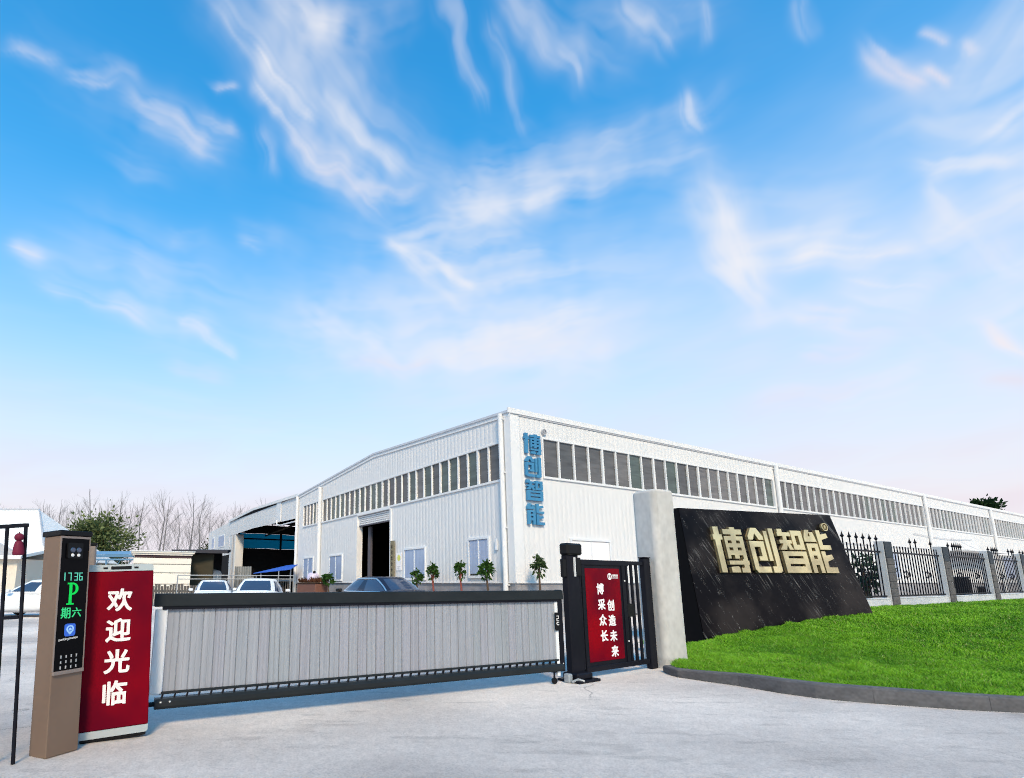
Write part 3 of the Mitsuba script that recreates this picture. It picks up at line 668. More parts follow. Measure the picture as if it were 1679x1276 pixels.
def band(F, x0, x1, zb, zt, n, name='window_band'):
    fr = [bx(x0 - .07, x1 + .07, zb - .09, zb, -.06, .075), bx(x0 - .07, x1 + .07, zt, zt + .08, -.06, .045), bx(x0 - .07, x0, zb, zt, -.06, .062), bx(x1, x1 + .07, zb, zt, -.06, .062)]
    k = part(hall, name, mv(cat_(fr), F), 'm_white_trim')
    w = (x1 - x0) / n
    for i in range(n):
        a = x0 + i * w
        tilt = RNG.uniform(-.004, .004)
        p = bx(a + .035, a + w - .035, zb + .004, zt - .004, -.052, -.044)
        p.apply_transform(trimesh.transformations.rotation_matrix(tilt, (0, 1, 0), (a + w / 2, 0, -.05)))
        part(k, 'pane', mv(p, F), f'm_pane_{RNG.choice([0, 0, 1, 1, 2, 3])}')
        if i:
            hw = .055 if i % 4 == 0 else .036
            part(k, 'mullion', mv(bx(a - hw, a + hw, zb + .002, zt - .002, -.056, .035), F), 'm_white_trim')
    return k


band(FL, -18.95, -0.66, 5.42, 6.92, 26)
band(FL, -22.58, -19.46, 5.42, 6.92, 5)
for (x0, x1), n in zip(bands, (20, 25, 20, 18)):
    band(FR, x0, x1, WB, WT, n)


def slider(F, x0, x1, zb, zt, gap=False, glass='m_blue_pane'):
    """A two-leaf sliding window standing a little proud of the sheeting."""
    m = (x0 + x1) / 2
    fr = [bx(x0, x1, zb - .10, zb, .0, .10), bx(x0, x1, zt, zt + .09, .0, .09), bx(x0 - .08, x0, zb - .10, zt + .09, .0, .085), bx(x1, x1 + .08, zb - .10, zt + .09, .0, .085)]
    k = part(hall, 'window', mv(cat_(fr), F), 'm_frame_alu')
    g = .06 if gap else 0.0
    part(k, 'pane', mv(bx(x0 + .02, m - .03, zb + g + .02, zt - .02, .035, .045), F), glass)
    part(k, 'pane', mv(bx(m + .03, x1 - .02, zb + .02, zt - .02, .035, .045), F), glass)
    part(k, 'sash', mv(bx(m - .03, m + .03, zb, zt, .0, .07), F), 'm_frame_alu')
    if gap:
        part(k, 'dark_gap', mv(bx(x0 + .02, m - .03, zb + .004, zb + g, .033, .040), F), 'm_dark_inside')
    return k


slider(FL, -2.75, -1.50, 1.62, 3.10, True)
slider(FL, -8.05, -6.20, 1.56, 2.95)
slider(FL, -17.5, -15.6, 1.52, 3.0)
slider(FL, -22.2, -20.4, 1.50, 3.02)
slider(FR, 3.05, 5.35, 1.60, 3.05, glass='m_print_white')
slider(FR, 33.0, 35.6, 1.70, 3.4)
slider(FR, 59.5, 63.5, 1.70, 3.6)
dark_door = part(hall, 'side_door', mv(bx(53.2, 54.4, 0.0, 3.6, 0.036, 0.09), FR), 'm_dim_grey')

# big door with its roller shutter rolled up
dz = 4.66
sh = part(hall, 'roller_shutter', mv(cat_([bx(-13.5, -9.5, 4.60, 4.66, -.13, -.05), bx(-13.5, -9.5, 4.661, 5.22, -.20, -.125)]), FL), 'm_dim_grey')
for k in range(5):
    part(sh, 'slat', mv(bx(-13.48, -9.52, 4.67 + k * .112, 4.67 + k * .112 + .088, -.12, -.04, .02), FL), 'm_white_trim')
part(hall, 'door_frame', cat_([mv(bx(-13.62, -13.46, 0.0, 5.24, -.28, .09), FL), mv(bx(-9.54, -9.40, 0.0, 5.24, -.28, .09), FL), mv(bx(-13.46, -9.54, 5.24, 5.33, -.28, .088), FL)]), 'm_white_trim')
# small fittings
part(hall, 'vent_flap', mv(bx(-1.05, -0.92, 2.6, 3.05, .03, .10, .01), FL), 'm_frame_alu')
sag = [(x, 4.95 - .16 * math.sin((x - 39) / 13 * math.pi) , .10) for x in np.linspace(39.2, 52, 14)]
part(hall, 'cable', cat_([mv(tube(sag, .02, 5), FR), mv(tube([(x, 3.9 - .10 * math.sin((x - 22) / 20 * math.pi), .08) for x in np.linspace(22, 41.5, 16)], .014, 5), FR),
                          mv(tube([(47, 4.9, .09), (52.5, 3.9, .5)], .02, 5), FR)]), 'm_grey_trim')
part(hall, 'canopy', mv(bx(44.0, 53.5, 3.72, 3.84, .05, 1.7, .01), FR), 'm_white_trim')

# blue lettering on the long side, and its registered mark
ws = thing('wall_sign', 'four blue box characters one above the other at the corner of the white hall', 'sign')
for k, gph in enumerate(BLOCK):
    y1 = 7.28 - k * 0.955
    w = lettering(gph, 0.62, y1 - 0.83, 1.50, y1, 0.09)
    part(ws, 'character', mv(w, FR @ trimesh.transformations.translation_matrix((0, 0, 0.045))), 'm_wall_blue')
part(ws, 'registered_mark', mv(registered(0.13, .07), FR @ trimesh.transformations.translation_matrix((1.76, 7.47, 0.045))), 'm_grey_trim')

# notices beside the door
nt = thing('door_plaque', 'tall narrow bronze coloured name board beside the big open door', 'sign')
part(nt, 'board', mv(bx(-9.38, -8.98, 1.3, 3.5, .09, .14, .01), FL), 'm_plaque')
NOTICE = thing('notice_board', 'small white notice with a yellow green emblem right of the open door', 'sign')
part(NOTICE, 'sheet', mv(bx(-8.92, -8.36, 1.95, 2.85, .03, .05), FL), 'm_print_white')
part(NOTICE, 'emblem', mv(extrude(Point(-8.62, 2.58).buffer(.16, 12), .006), FL @ trimesh.transformations.translation_matrix((0, 0, .051))), 'm_yellow')
part(NOTICE, 'caption', cat_([mv(bx(-8.82, -8.44, 2.12, 2.15, .051, .055), FL), mv(bx(-8.80, -8.50, 2.05, 2.08, .051, .055), FL)]), 'm_grey_trim')
for kk in range(6):
    zz = 3.2 - kk * .3
    part(nt, 'mark', mv(cat_([bx(-9.27, -9.09, zz, zz + .03, .141, .147), bx(-9.20, -9.16, zz - .12, zz + .10, .148, .153), bx(-9.25, -9.11, zz - .08, zz - .05, .141, .147)]), FL), 'm_dark_inside')

# ------------------------------------------------------------------ the barrier, the small gate and their posts
BD = np.array([0.891, 0.454, 0.0])
FB_ = frame((-2.332, 5.483, 0.0), BD)               # x along the barrier, y up, z towards the street
TR = trimesh.transformations.translation_matrix
bar = thing('barrier_gate', 'long grey slatted swing barrier with charcoal top and bottom beams across the entrance', 'barrier')
BL = 5.02
part(bar, 'top_beam', mv(bx(-0.10, BL + .08, 1.115, 1.24, -.06, .06, .008), FB_), 'm_charcoal')
part(bar, 'top_rail_lip', mv(bx(-0.02, BL, 1.088, 1.114, -.045, .045), FB_), 'm_black_metal')
prof = Polygon([(-.055, .17), (.055, .17), (.07, .195), (.07, .235), (.045, .262), (-.045, .262), (-.07, .235), (-.07, .195)])
bm = extrude(prof, BL + .06)
bm.apply_transform(np.array([[0, 0, 1, -0.03], [0, 1, 0, 0], [1, 0, 0, 0], [0, 0, 0, 1.0]]))
bm.fix_normals()
part(bar, 'bottom_beam', mv(bm, FB_), 'm_charcoal')
part(bar, 'chain_rail', mv(bx(0.0, BL - .02, 0.298, 0.322, -.03, .03, .004), FB_), 'm_charcoal')
NS = 44
for i in range(NS):
    a, b = 0.03 + i * (BL - .09) / NS, 0.03 + (i + 1) * (BL - .09) / NS
    m, w = (a + b) / 2, (b - a) / 2 - .0012
    xs = [(-1, .0), (-.92, .007), (-.05, .007), (0, .0045), (.05, .007), (.92, .007), (1, .0)]
    v = []
    for z in (0.322, 1.09):
        v += [(m + w * x, z, o) for x, o in xs] + [(m + w * 1, z, -.010), (m - w * 1, z, -.010)]
    k = len(xs) + 2
    f = []
    for j in range(k):
        j2 = (j + 1) % k
        f += [(j, j2, k + j2), (j, k + j2, k + j)]
    sl = trimesh.Trimesh(np.array(v), f, process=False)
    part(bar, 'slat', mv(sl, FB_), f'm_slat_{RNG.randrange(5)}', 40)
for i in range(NS + 1):
    a = 0.03 + i * (BL - .09) / NS
    l = poly3([(a - .008, .262), (a + .008, .262), (a + .018, .300), (a + .004, .300)], .03)
    part(bar, 'link', mv(l, FB_ @ TR((0, 0, -.015))), 'm_black_metal')
part(bar, 'end_post', mv(bx(-0.085, 0.024, 0.30, 1.088, -.03, .03, .006), FB_), 'm_pale_post')
part(bar, 'end_post', mv(bx(BL - .055, BL - .004, 0.10, 1.088, -.025, .025, .005), FB_), 'm_pale_post')
part(bar, 'end_stile', mv(bx(BL, BL + .075, 0.16, 1.245, -.035, .035, .006), FB_), 'm_black_metal')
lk = part(bar, 'lock_box', mv(bx(BL - .075, BL - .001, .70, .94, .0255, .055, .006), FB_), 'm_black_plastic')
two = unary_union([sbox(0, .9, .5, 1), sbox(.4, .5, .5, 1), sbox(0, .45, .5, .56), sbox(0, 0, .1, .5), sbox(0, 0, .5, .1)])
cee = Point(.25, .25).buffer(.30, 12).difference(Point(.25, .25).buffer(.17, 12)).difference(sbox(.32, 0.12, 1, .38))
part(lk, 'mark', mv(cat_([mv(extrude(two, .03), TR((0, .7, 0))), extrude(cee, .03)]), FB_ @ TR((BL - .062, .775, .0555)) @ np.diag([.085, .072, .1, 1])), 'm_led_white')
part(bar, 'bolt', mv(cat_([mv(trimesh.creation.icosphere(1, .009), TR((x, y, z))) for x, y, z in ((.02, .235, .07), (.10, .235, .07), (BL + .04, 1.20, .036), (BL + .04, .26, .036))]), FB_), 'm_led_white', True)
part(bar, 'arm_hinge', mv(cat_([tube([(-.30, .21, 0), (-.03, .21, 0)], .022, 8), bx(-.16, -.08, .185, .24, -.03, .03, .006)]), FB_), 'm_black_metal', 30)
ft = part(bar, 'support_leg', mv(cat_([tube([(BL - .10, .03, .0), (BL - .10, .20, .0)], .012, 8), bx(BL - .13, BL - .07, .15, .20, -.03, .03)]), FB_), 'm_black_metal', 30)
part(ft, 'caster', mv(mv(lathe([(0, -.02), (.035, -.02), (.042, -.01), (.042, .01), (.035, .02), (0, .02)], 16), TR((BL - .10, .043, 0))), FB_), 'm_black_plastic', 30)

PD = np.array([0.821, 0.571, 0.0])
FG = frame((2.50, 8.03, 0.0), PD)
post = thing('gate_post', 'tall black gate post with a boxy cap between the barrier and the small gate', 'post')
part(post, 'pole', mv(bx(-.225, .03, .06, 1.74, -.05, .06, .012), FG), 'm_black_metal')
part(post, 'cap_box', mv(bx(-.25, .085, 1.735, 1.905, -.06, .10, .025), FG), 'm_black_plastic', 20)
part(post, 'card_reader', mv(bx(-.29, -.226, 1.42, 1.68, -.02, .05, .01), FG), 'm_black_plastic')
part(post, 'reader_lamp', mv(cat_([bx(-.075, .05, 1.44, 1.70, .061, .085, .006)]), FG), 'm_black_plastic')
part(post, 'bright_edge', mv(bx(-.09, -.077, 1.43, 1.705, .061, .089), FG), 'm_led_white')
part(post, 'hinge_tube', mv(tube([(.08, .14, .0), (.08, 1.70, .0)], .034, 12), FG), 'm_black_metal', 30)
part(post, 'base_plate', mv(cat_([bx(-.30, .16, .0, .035, -.16, .22, .006), bx(-.25, .08, .03, .12, -.11, .16, .02)]), FG), 'm_black_metal')
part(post, 'foot_clutter', mv(cat_([bx(-.36, -.28, 0, .12, .0, .10, .015), tube([(-.34, .02, .12), (-.25, .05, .16), (-.2, .03, .22)], .018, 6)]), FG), 'm_galv')

gate = thing('pedestrian_gate', 'small black pedestrian gate carrying a red sign with two columns of white characters', 'gate')
part(gate, 'frame', mv(cat_([bx(.13, 1.30, 1.60, 1.68, -.03, .03, .006), bx(.13, 1.70, .085, .16, -.03, .03, .006), bx(.13, .20, .16, 1.60, -.03, .03, .006), bx(1.12, 1.205, .16, 1.60, -.03, .03, .006), bx(1.30, 1.71, 1.62, 1.68, -.028, .028, .006)]), FG), 'm_black_metal')
pn = part(gate, 'sign_panel', mv(bx(.20, 1.12, .16, 1.60, -.02, .012), FG), 'm_black_metal')
face = part(pn, 'red_face', mv(bx(.215, 1.06, .215, 1.555, .0125, .022, .004), FG), 'm_red')
def col(chars, x0, ytop, w, h, step):
    return [lettering(glyph(c), x0 + .01 * k, ytop - k * step - h, x0 + .01 * k + w, ytop - k * step, .005, 100) for k, c in enumerate(chars)]
for m in col('博采众长', .46, 1.335, .175, .165, .227) + col('创造未来', .695, 1.090, .175, .165, .223):
    part(pn, 'character', mv(m, FG @ TR((0, 0, .0222))), 'm_print_white')
lg = [extrude(Point(.80, 1.435).buffer(.052, 16).difference(Point(.80, 1.435).buffer(.036, 16)), .004), extrude(Point(.80, 1.46).buffer(.014, 8), .004), bx(.787, .813, 1.395, 1.44, 0, .004)]
lg += [lettering(BLOCK[k], .872 + k * .036, 1.435, .902 + k * .036, 1.468, .004) for k in range(4)]
lg += [bx(.872 + k * .0145, .882 + k * .0145, 1.408, 1.42, 0, .004) for k in range(10)]
part(pn, 'emblem', mv(cat_(lg), FG @ TR((0, 0, .0222))), 'm_print_white')
for x in (1.27, 1.405, 1.545):
    part(gate, 'bar', mv(bx(x - .02, x + .02, .16, 1.62, -.02, .02, .005), FG), 'm_black_metal')
part(gate, 'latch', mv(bx(1.205, 1.36, .82, 1.02, -.03, .035, .006), FG), 'm_black_plastic')
part(gate, 'latch_keeper', mv(bx(1.36, 1.56, .845, .862, -.012, .012), FG), 'm_black_metal')
part(gate, 'bolt', mv(cat_([mv(trimesh.creation.icosphere(1, .014), TR((x, y, .034))) for x, y in ((1.165, 1.37), (1.165, .46))]), FG), 'm_led_white', True)
rp = thing('gate_post', 'plain square black gate post against the rounded concrete pillar', 'post')
part(rp, 'pole', mv(bx(1.72, 1.89, .0, 1.735, -.05, .05, .012), FG), 'm_black_metal')
part(rp, 'top_plate', mv(bx(1.712, 1.898, 1.735, 1.755, -.06, .06, .005), FG), 'm_black_metal')

# concrete pillar with rounded corners and a slightly domed top
pl = thing('concrete_pillar', 'pale grey rendered concrete pillar with rounded corners beside the black stone sign', 'pillar')
pp = sbox(-.27, -.22, .23, .28).buffer(-.10).buffer(.10, 10)
ring = np.array(pp.exterior.coords)[:-1]
ang = math.radians(22)
Rm = np.array([[math.cos(ang), -math.sin(ang)], [math.sin(ang), math.cos(ang)]])
def pil(ring, levels):
    v, f, n = [], [], len(ring)
    for z, s in levels:
        v += [(*(Rm @ (p * s)), z) for p in ring]
    for i in range(len(levels) - 1):
        for j in range(n):
            k = (j + 1) % n
            f += [(i * n + j, i * n + k, (i + 1) * n + k), (i * n + j, (i + 1) * n + k, (i + 1) * n + j)]
    v.append((0, 0, levels[-1][0]))
    c = len(v) - 1
    f += [((len(levels) - 1) * n + j, (len(levels) - 1) * n + (j + 1) % n, c) for j in range(n)]
    return trimesh.Trimesh(np.array(v), f, process=False)
pm = pil(ring, [(-.02, 1.04), (.05, 1.03), (.3, 1.01), (1.0, 1.0), (1.8, .995), (2.84, .985), (2.875, .95), (2.895, .8), (2.905, .5)])
pm.apply_translation((4.34, 9.27, 0))
part(pl, 'shaft', pm, 'm_pillar', 50)

# ------------------------------------------------------------------ the black stone sign
sg = thing('stone_sign', 'big black granite sign wall with four gold characters on the lawn', 'sign')
S0 = np.array([6.2195, 11.5755, 0.204])
SD = np.array([0.956, 0.2933, 0.0])
SN = np.array([-0.2933, 0.956, 0.0])
SU = np.array([-0.0170, 0.1530, 0.988])
SU = SU / np.linalg.norm(SU)
SU = SU - SD * (SU @ SD)
SU /= np.linalg.norm(SU)
FS = frame(S0, SD, SU)
def fp(x, y, z):
    return (FS @ np.array([x, y, z, 1.0]))[:3]
ftl, ftr, fbr, fbl = fp(.03, 2.80, 0), fp(4.62, 2.80, 0), fp(5.16, -.15, 0), fp(-.03, -.20, 0)
ftr[2] = ftl[2] = (ftl[2] + ftr[2]) / 2
btl, btr = ftl + SN * .30, ftr + SN * .30
back_l, back_r = fbl + SN * 1.02 - SD * .02, fbr + SN * 1.0
body = trimesh.convex.convex_hull(np.array([ftl, ftr, fbr, fbl, btl, btr, back_l, back_r]))
part(sg, 'slab', body, 'm_granite')
part(sg, 'end_panel', trimesh.convex.convex_hull(np.array([p - SD * o for p in (ftl + SN * .01, btl, back_l, fbl + SN * .01) for o in (0.006, .016)])), 'm_granite_side')
for k, (x0, x1) in enumerate(((.74, 1.56), (1.72, 2.54), (2.62, 3.38), (3.43, 4.22))):
    ch = lettering(BLOCK[k], x0, 1.36, x1, 2.38, .055)
    c = part(sg, 'character', mv(ch, FS @ TR((0, 0, .028))), 'm_gold')
    part(c, 'backing', mv(extrude(affinity.affine_transform(BLOCK[k], [x1 - x0, 0, 0, 1.02, x0, 1.36]).buffer(.006), .026), FS @ TR((0, 0, .0015))), 'm_gold_side')
part(sg, 'registered_mark', mv(registered(.10, .05), FS @ TR((4.22, 2.47, .03))), 'm_gold')
part(sg, 'mark_peg', mv(bx(4.19, 4.25, 2.44, 2.50, .001, .029), FS), 'm_gold_side')

# ------------------------------------------------------------------ the street fence behind the lawn
FF = frame((FP[0], FP[1], 0.0), (FE[0], FE[1], 0.0))
bw = thing('fence_base_wall', 'low pale rendered wall under the black spear fence', 'wall')
part(bw, 'wall', mv(bx(-4.7, 17.6, .30, .86, -.20, -.03, .01), FF), 'm_fence_pale')
part(bw, 'coping', mv(bx(-4.7, 17.6, .86, .89, -.21, -.02, .006), FF), 'm_fence_pale')
PS = [0.1, 5.08, 10.2, 14.75]
for k, x in enumerate(PS):
    fpil = thing('fence_pillar', ('nearest', 'second', 'third', 'farthest')[k] + ' square fence pillar with dark stone courses, counted from the black stone sign', 'pillar', 'fence pillars behind the lawn')
    part(fpil, 'shaft', mv(bx(x - .27, x + .27, .25, 2.58, -.23, .0, .01), FF), 'm_fence_pale')
    part(fpil, 'dark_cap', mv(bx(x - .265, x + .265, 2.07, 2.57, .001, .035, .008), FF), 'm_slate')
    z, q = 2.06, 0
    while z > .62:
        h = .20 + .06 * RNG.random()
        if z - h < .62:
            h = z - .50
        xs = [x - .265, x + RNG.uniform(-.08, .08), x + .265] if q % 2 else [x - .265, x + .265]
        for a, b in zip(xs[:-1], xs[1:]):
            part(fpil, 'stone', mv(bx(a + .006, b - .006, z - h + .008, z, .001, .028 + .02 * RNG.random(), .01), FF), 'm_stone_block')
        z -= h
        q += 1
bays = [(-4.6, PS[0] - .275), (PS[0] + .275, PS[1] - .275), (PS[1] + .275, PS[2] - .275), (PS[2] + .275, PS[3] - .275), (PS[3] + .275, 17.5)]
SP = [[1, 0] * 12, [0] * 8 + [1, 0, 1] + [0] * 5 + [1, 0, 0, 0], [0, 0, 1, 0, 1, 1, 1, 1, 1] + [0] * 9, [1, 0, 1, 1, 1, 1] + [0] * 6 + [1, 0, 1], [1, 0] * 8]
def spear(x, z0, z1, tip):
    m = [bx(x - .013, x + .013, z0, z1, -.123, -.097)]
    if tip:
        m.append(mv(lathe([(0, 0), (.02, .005), (.052, .05), (.03, .075), (.016, .12), (0, .20)], 6), FFI @ TR((x, z1, -.11)) @ trimesh.transformations.rotation_matrix(-math.pi / 2, (1, 0, 0))))
    return cat_(m)
FFI = np.eye(4)
for k, (x0, x1) in enumerate(bays):
    fpn = thing('fence_panel', ('black spear fence panel beside the black stone sign, dark shrub behind it', 'black spear fence panel between the nearest two fence pillars', 'black spear fence panel between the second and third fence pillars', 'black spear fence panel between the third and farthest fence pillars', 'black spear fence panel at the right edge beyond the farthest fence pillar')[k], 'fence', 'spear fence panels behind the lawn')
    part(fpn, 'rail', mv(bx(x0, x1, 2.235, 2.285, -.13, -.09, .004), FF), 'm_black_metal')
    part(fpn, 'rail', mv(bx(x0, x1, .915, .965, -.13, -.09, .004), FF), 'm_black_metal')
    n = int((x1 - x0) / .225)
    for i in range(n):
        x = x0 + (i + .6) * (x1 - x0) / (n + .2)
        tip = SP[k][i % len(SP[k])]
        part(fpn, 'bar', mv(spear(x, .92, 2.60 if tip else 2.47, tip), FF), 'm_black_metal')
    mid = (x0 + x1) / 2
    for c0 in ((x1 - 1.45,) if k == 0 else (x0 + 1.1, x1 - 1.5)):
        dm = []
        for j in range(3):
            c = c0 + j * .17
            sq = Polygon([(c - .12, 1.59), (c, 1.47), (c + .12, 1.59), (c, 1.71)])
            dm.append(extrude(sq.difference(Polygon([(c - .095, 1.59), (c, 1.495), (c + .095, 1.59), (c, 1.685)])), .012))
        part(fpn, 'diamond_ornament', mv(cat_(dm), FF @ TR((0, 0, -.092))), 'm_black_metal')

# ------------------------------------------------------------------ kiosk and light box on the left
LEAN = trimesh.transformations.rotation_matrix(math.radians(-2.6), (0, 1, 0))
def leaned(o, x):
    m = np.eye(4)
    m[:3, 3] = o
    inv = np.eye(4)
    inv[:3, 3] = -np.asarray(o)
    return m @ LEAN @ inv @ frame(o, x)
lb = thing('light_box', 'red standing sign box with four large white characters and silver ends', 'sign')
FLB = leaned((-2.745, 4.905, 0), BD)
W, Hh = .545, 1.50
part(lb, 'plinth', mv(bx(.02, W - .015, 0.0, .06, -.16, -.012, .01), FLB), 'm_black_plastic')
def rounded(x0, y0, x1, y1, r, corners):
    p = sbox(x0, y0, x1, y1)
    rp_ = p.buffer(-r).buffer(r, 8)
    keep = [sbox(*q) for q in corners]
    return unary_union([rp_] + [p.intersection(q) for q in keep])
part(lb, 'cabinet', mv(bx(0, W, .093, 1.438, -.20, 0, .006), FLB), 'm_red')
part(lb, 'top_cap', mv(extrude(rounded(0, 1.44, W, Hh, .028, [(0, 1.44, W, 1.47)]), .205), FLB @ TR((0, 0, -.203))), 'm_silver')
part(lb, 'cap_slot', mv(cat_([extrude(sbox(.20, 1.462, .355, 1.478).buffer(.006, 6), .004)] + [extrude(sbox(x, 1.465, x + .03, 1.475).buffer(.003, 4), .004) for x in (.135, .385)]), FLB @ TR((0, 0, .0022))), 'm_black_plastic')
part(lb, 'bottom_cap', mv(extrude(rounded(0, .03, W, .091, .026, [(0, .06, W, .091)]), .205), FLB @ TR((0, 0, -.203))), 'm_silver')
for k, c in enumerate('欢迎光临'):
    y = 1.29 - k * .2665
    part(lb, 'character', mv(lettering(glyph(c), .175, y - .205, .378, y, .006, 100), FLB @ TR((0, 0, .0005))), 'm_print')

ka = math.radians(64)
KD = np.array([math.cos(ka), math.sin(ka), 0.0])
FK = leaned((-2.765, 4.535, 0), KD)
ki = thing('parking_kiosk', 'tan metal parking machine with a black screen and green LED text painted as if lit', 'parking machine')
KW, KDp, KH = .262, .215, 1.735
part(ki, 'body', mv(bx(0, KW, 0, KH, -KDp, 0, .006), FK), 'm_tan')
part(ki, 'cap', mv(bx(-.012, KW + .012, KH, KH + .045, -KDp - .012, .016, .006), FK), 'm_black_plastic')
part(ki, 'trim_frame', mv(cat_([bx(0.002, .009, .645, KH - .004, .0005, .012), bx(KW - .011, KW - .002, .645, KH - .004, .0005, .012), bx(.009, KW - .011, KH - .022, KH - .004, .0005, .0115), bx(0.002, KW - .002, .615, .645, .0005, .022, .004)]), FK), 'm_tan_light')
sc_ = part(ki, 'screen', mv(bx(.0095, KW - .0115, .646, KH - .023, .0005, .008), FK), 'm_screen')
cm = part(ki, 'camera_module', mv(extrude(sbox(.055, 1.545, .185, 1.675).buffer(-.012).buffer(.012, 5), .02), FK @ TR((0, 0, .0082))), 'm_black_plastic')
part(cm, 'lens', mv(cat_([mv(lathe([(0, .012), (.016, .012), (.022, .004), (.022, 0), (0, 0)], 14), FFI @ TR((x, 1.615, .0285))) for x in (.095, .147)]), FK), 'm_car_glass', 30)
part(cm, 'lamp', mv(cat_([mv(lathe([(0, .008), (.012, .006), (.014, 0), (0, 0)], 12), TR((x, 1.572, .0285))) for x in (.095, .147)]), FK), 'm_led_white', 30)
def seg7(ch, x, y, w, h, t):
    on = {'1': 'ef', '7': 'abc', '3': 'abcdg', '6': 'acdefg'}[ch]
    S = {'a': (0, h - t, w, h), 'g': (0, h / 2 - t / 2, w, h / 2 + t / 2), 'd': (0, 0, w, t), 'f': (0, h / 2, t, h), 'b': (w - t, h / 2, w, h), 'e': (0, 0, t, h / 2), 'c': (w - t, 0, w, h / 2)}
    return unary_union([sbox(x + a, y + b, x + c, y + d) for s in on for a, b, c, d in (S[s],)])
tm = unary_union([seg7(c, x, 1.362, .030, .066, .0065) for c, x in zip('1736', (.050, .080, .134, .176))])
pe = unary_union([sbox(.098, 1.165, .122, 1.345), sbox(.08, 1.165, .142, 1.178), sbox(.082, 1.332, .13, 1.345),
                  affinity.scale(Point(.125, 1.295).buffer(.05, 16), 1.0, 1.0).difference(affinity.scale(Point(.125, 1.295).buffer(.05, 16), .55, .72)).intersection(sbox(.12, 1.2, .2, 1.36))])
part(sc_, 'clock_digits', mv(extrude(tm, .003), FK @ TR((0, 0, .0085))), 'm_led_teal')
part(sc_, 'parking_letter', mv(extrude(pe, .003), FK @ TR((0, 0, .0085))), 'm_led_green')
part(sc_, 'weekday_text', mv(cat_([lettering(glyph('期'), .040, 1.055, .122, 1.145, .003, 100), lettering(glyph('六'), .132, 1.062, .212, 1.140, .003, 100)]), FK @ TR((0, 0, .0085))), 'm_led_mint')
ic = part(sc_, 'icon', mv(extrude(sbox(.078, .912, .17, 1.012).buffer(-.018).buffer(.018, 6), .003), FK @ TR((0, 0, .0085))), 'm_icon_blue')
pin = unary_union([Point(.124, .968).buffer(.031, 14), Polygon([(.099, .950), (.149, .950), (.124, .922)])]).difference(Point(.124, .968).buffer(.020, 12))
carf = unary_union([sbox(.111, .957, .137, .969), Polygon([(.114, .968), (.134, .968), (.131, .977), (.117, .977)])])
part(sc_, 'icon_mark', mv(extrude(unary_union([pin, carf]), .003), FK @ TR((0, 0, .0117))), 'm_icon_pale')
tx = meshkit.text_mesh('parkingmotion', .0175, .002)
tx.apply_transform(trimesh.transformations.rotation_matrix(.06, (0, 0, 1)))
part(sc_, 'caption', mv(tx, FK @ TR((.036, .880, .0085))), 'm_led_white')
for r in range(3):
    for c in range(4):
        x, y = .052 + c * .043, .765 - r * .042
        kk = part(sc_, 'keypad_key', mv(bx(x, x + .022, y - .026, y, .0085, .011, .002), FK), 'm_black_plastic')
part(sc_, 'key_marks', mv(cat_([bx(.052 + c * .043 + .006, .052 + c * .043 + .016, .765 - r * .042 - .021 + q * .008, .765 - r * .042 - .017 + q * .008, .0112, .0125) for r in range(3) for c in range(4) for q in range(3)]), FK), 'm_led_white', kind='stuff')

mc = thing('motor_cabinet', 'narrow tan metal barrier motor cabinet behind the red light box', 'cabinet')
FM = leaned((-3.19, 5.30, 0), BD)
part(mc, 'body', mv(bx(0, .26, 0, 1.70, -.24, 0, .008), FM), 'm_tan_light')
part(mc, 'cap', mv(bx(-.01, .27, 1.70, 1.725, -.25, .01, .005), FM), 'm_black_plastic')

lf = thing('steel_frame_gate', 'thin black steel tube gate leaf at the left edge with a hanging red lantern', 'gate')
LEAN = trimesh.transformations.rotation_matrix(math.radians(-4.0), (0, 1, 0))
FGt = leaned((-2.935, 4.42, 0), (1, 0.03, 0))
for x in (0.0, -.148, -.62, -.77):
    part(lf, 'stile', mv(bx(x - .011, x + .011, 0.0 if x > -.1 or x < -.7 else .03, 1.795, -.011, .011, .003), FGt), 'm_black_metal')
part(lf, 'top_rail', mv(bx(-.80, .016, 1.7955, 1.825, -.015, .015, .003), FGt), 'm_black_metal')
part(lf, 'mid_rail', mv(bx(-.756, -.0145, 1.07, 1.095, -.011, .011, .003), FGt), 'm_black_metal')
ln = thing('lantern', 'small dusky red hanging lantern ornament tied to the black frame gate', 'lantern')
M_ = FGt @ TR((-.02, 1.57, .045)) @ np.diag([.74, .74, .74, 1]) @ trimesh.transformations.rotation_matrix(-math.pi / 2, (1, 0, 0))
part(ln, 'head', mv(mv(trimesh.creation.icosphere(2, .045), TR((0, 0, .19))), M_), 'm_lantern', True)
part(ln, 'skirt', mv(lathe([(0, 0), (.052, 0), (.056, .02), (.05, .08), (.035, .14), (.015, .155), (0, .156)], 14), M_), 'm_lantern', 40)
part(ln, 'cord', mv(tube([(0, 0, .23), (0, 0, .245)], .006, 6), M_), 'm_black_metal')

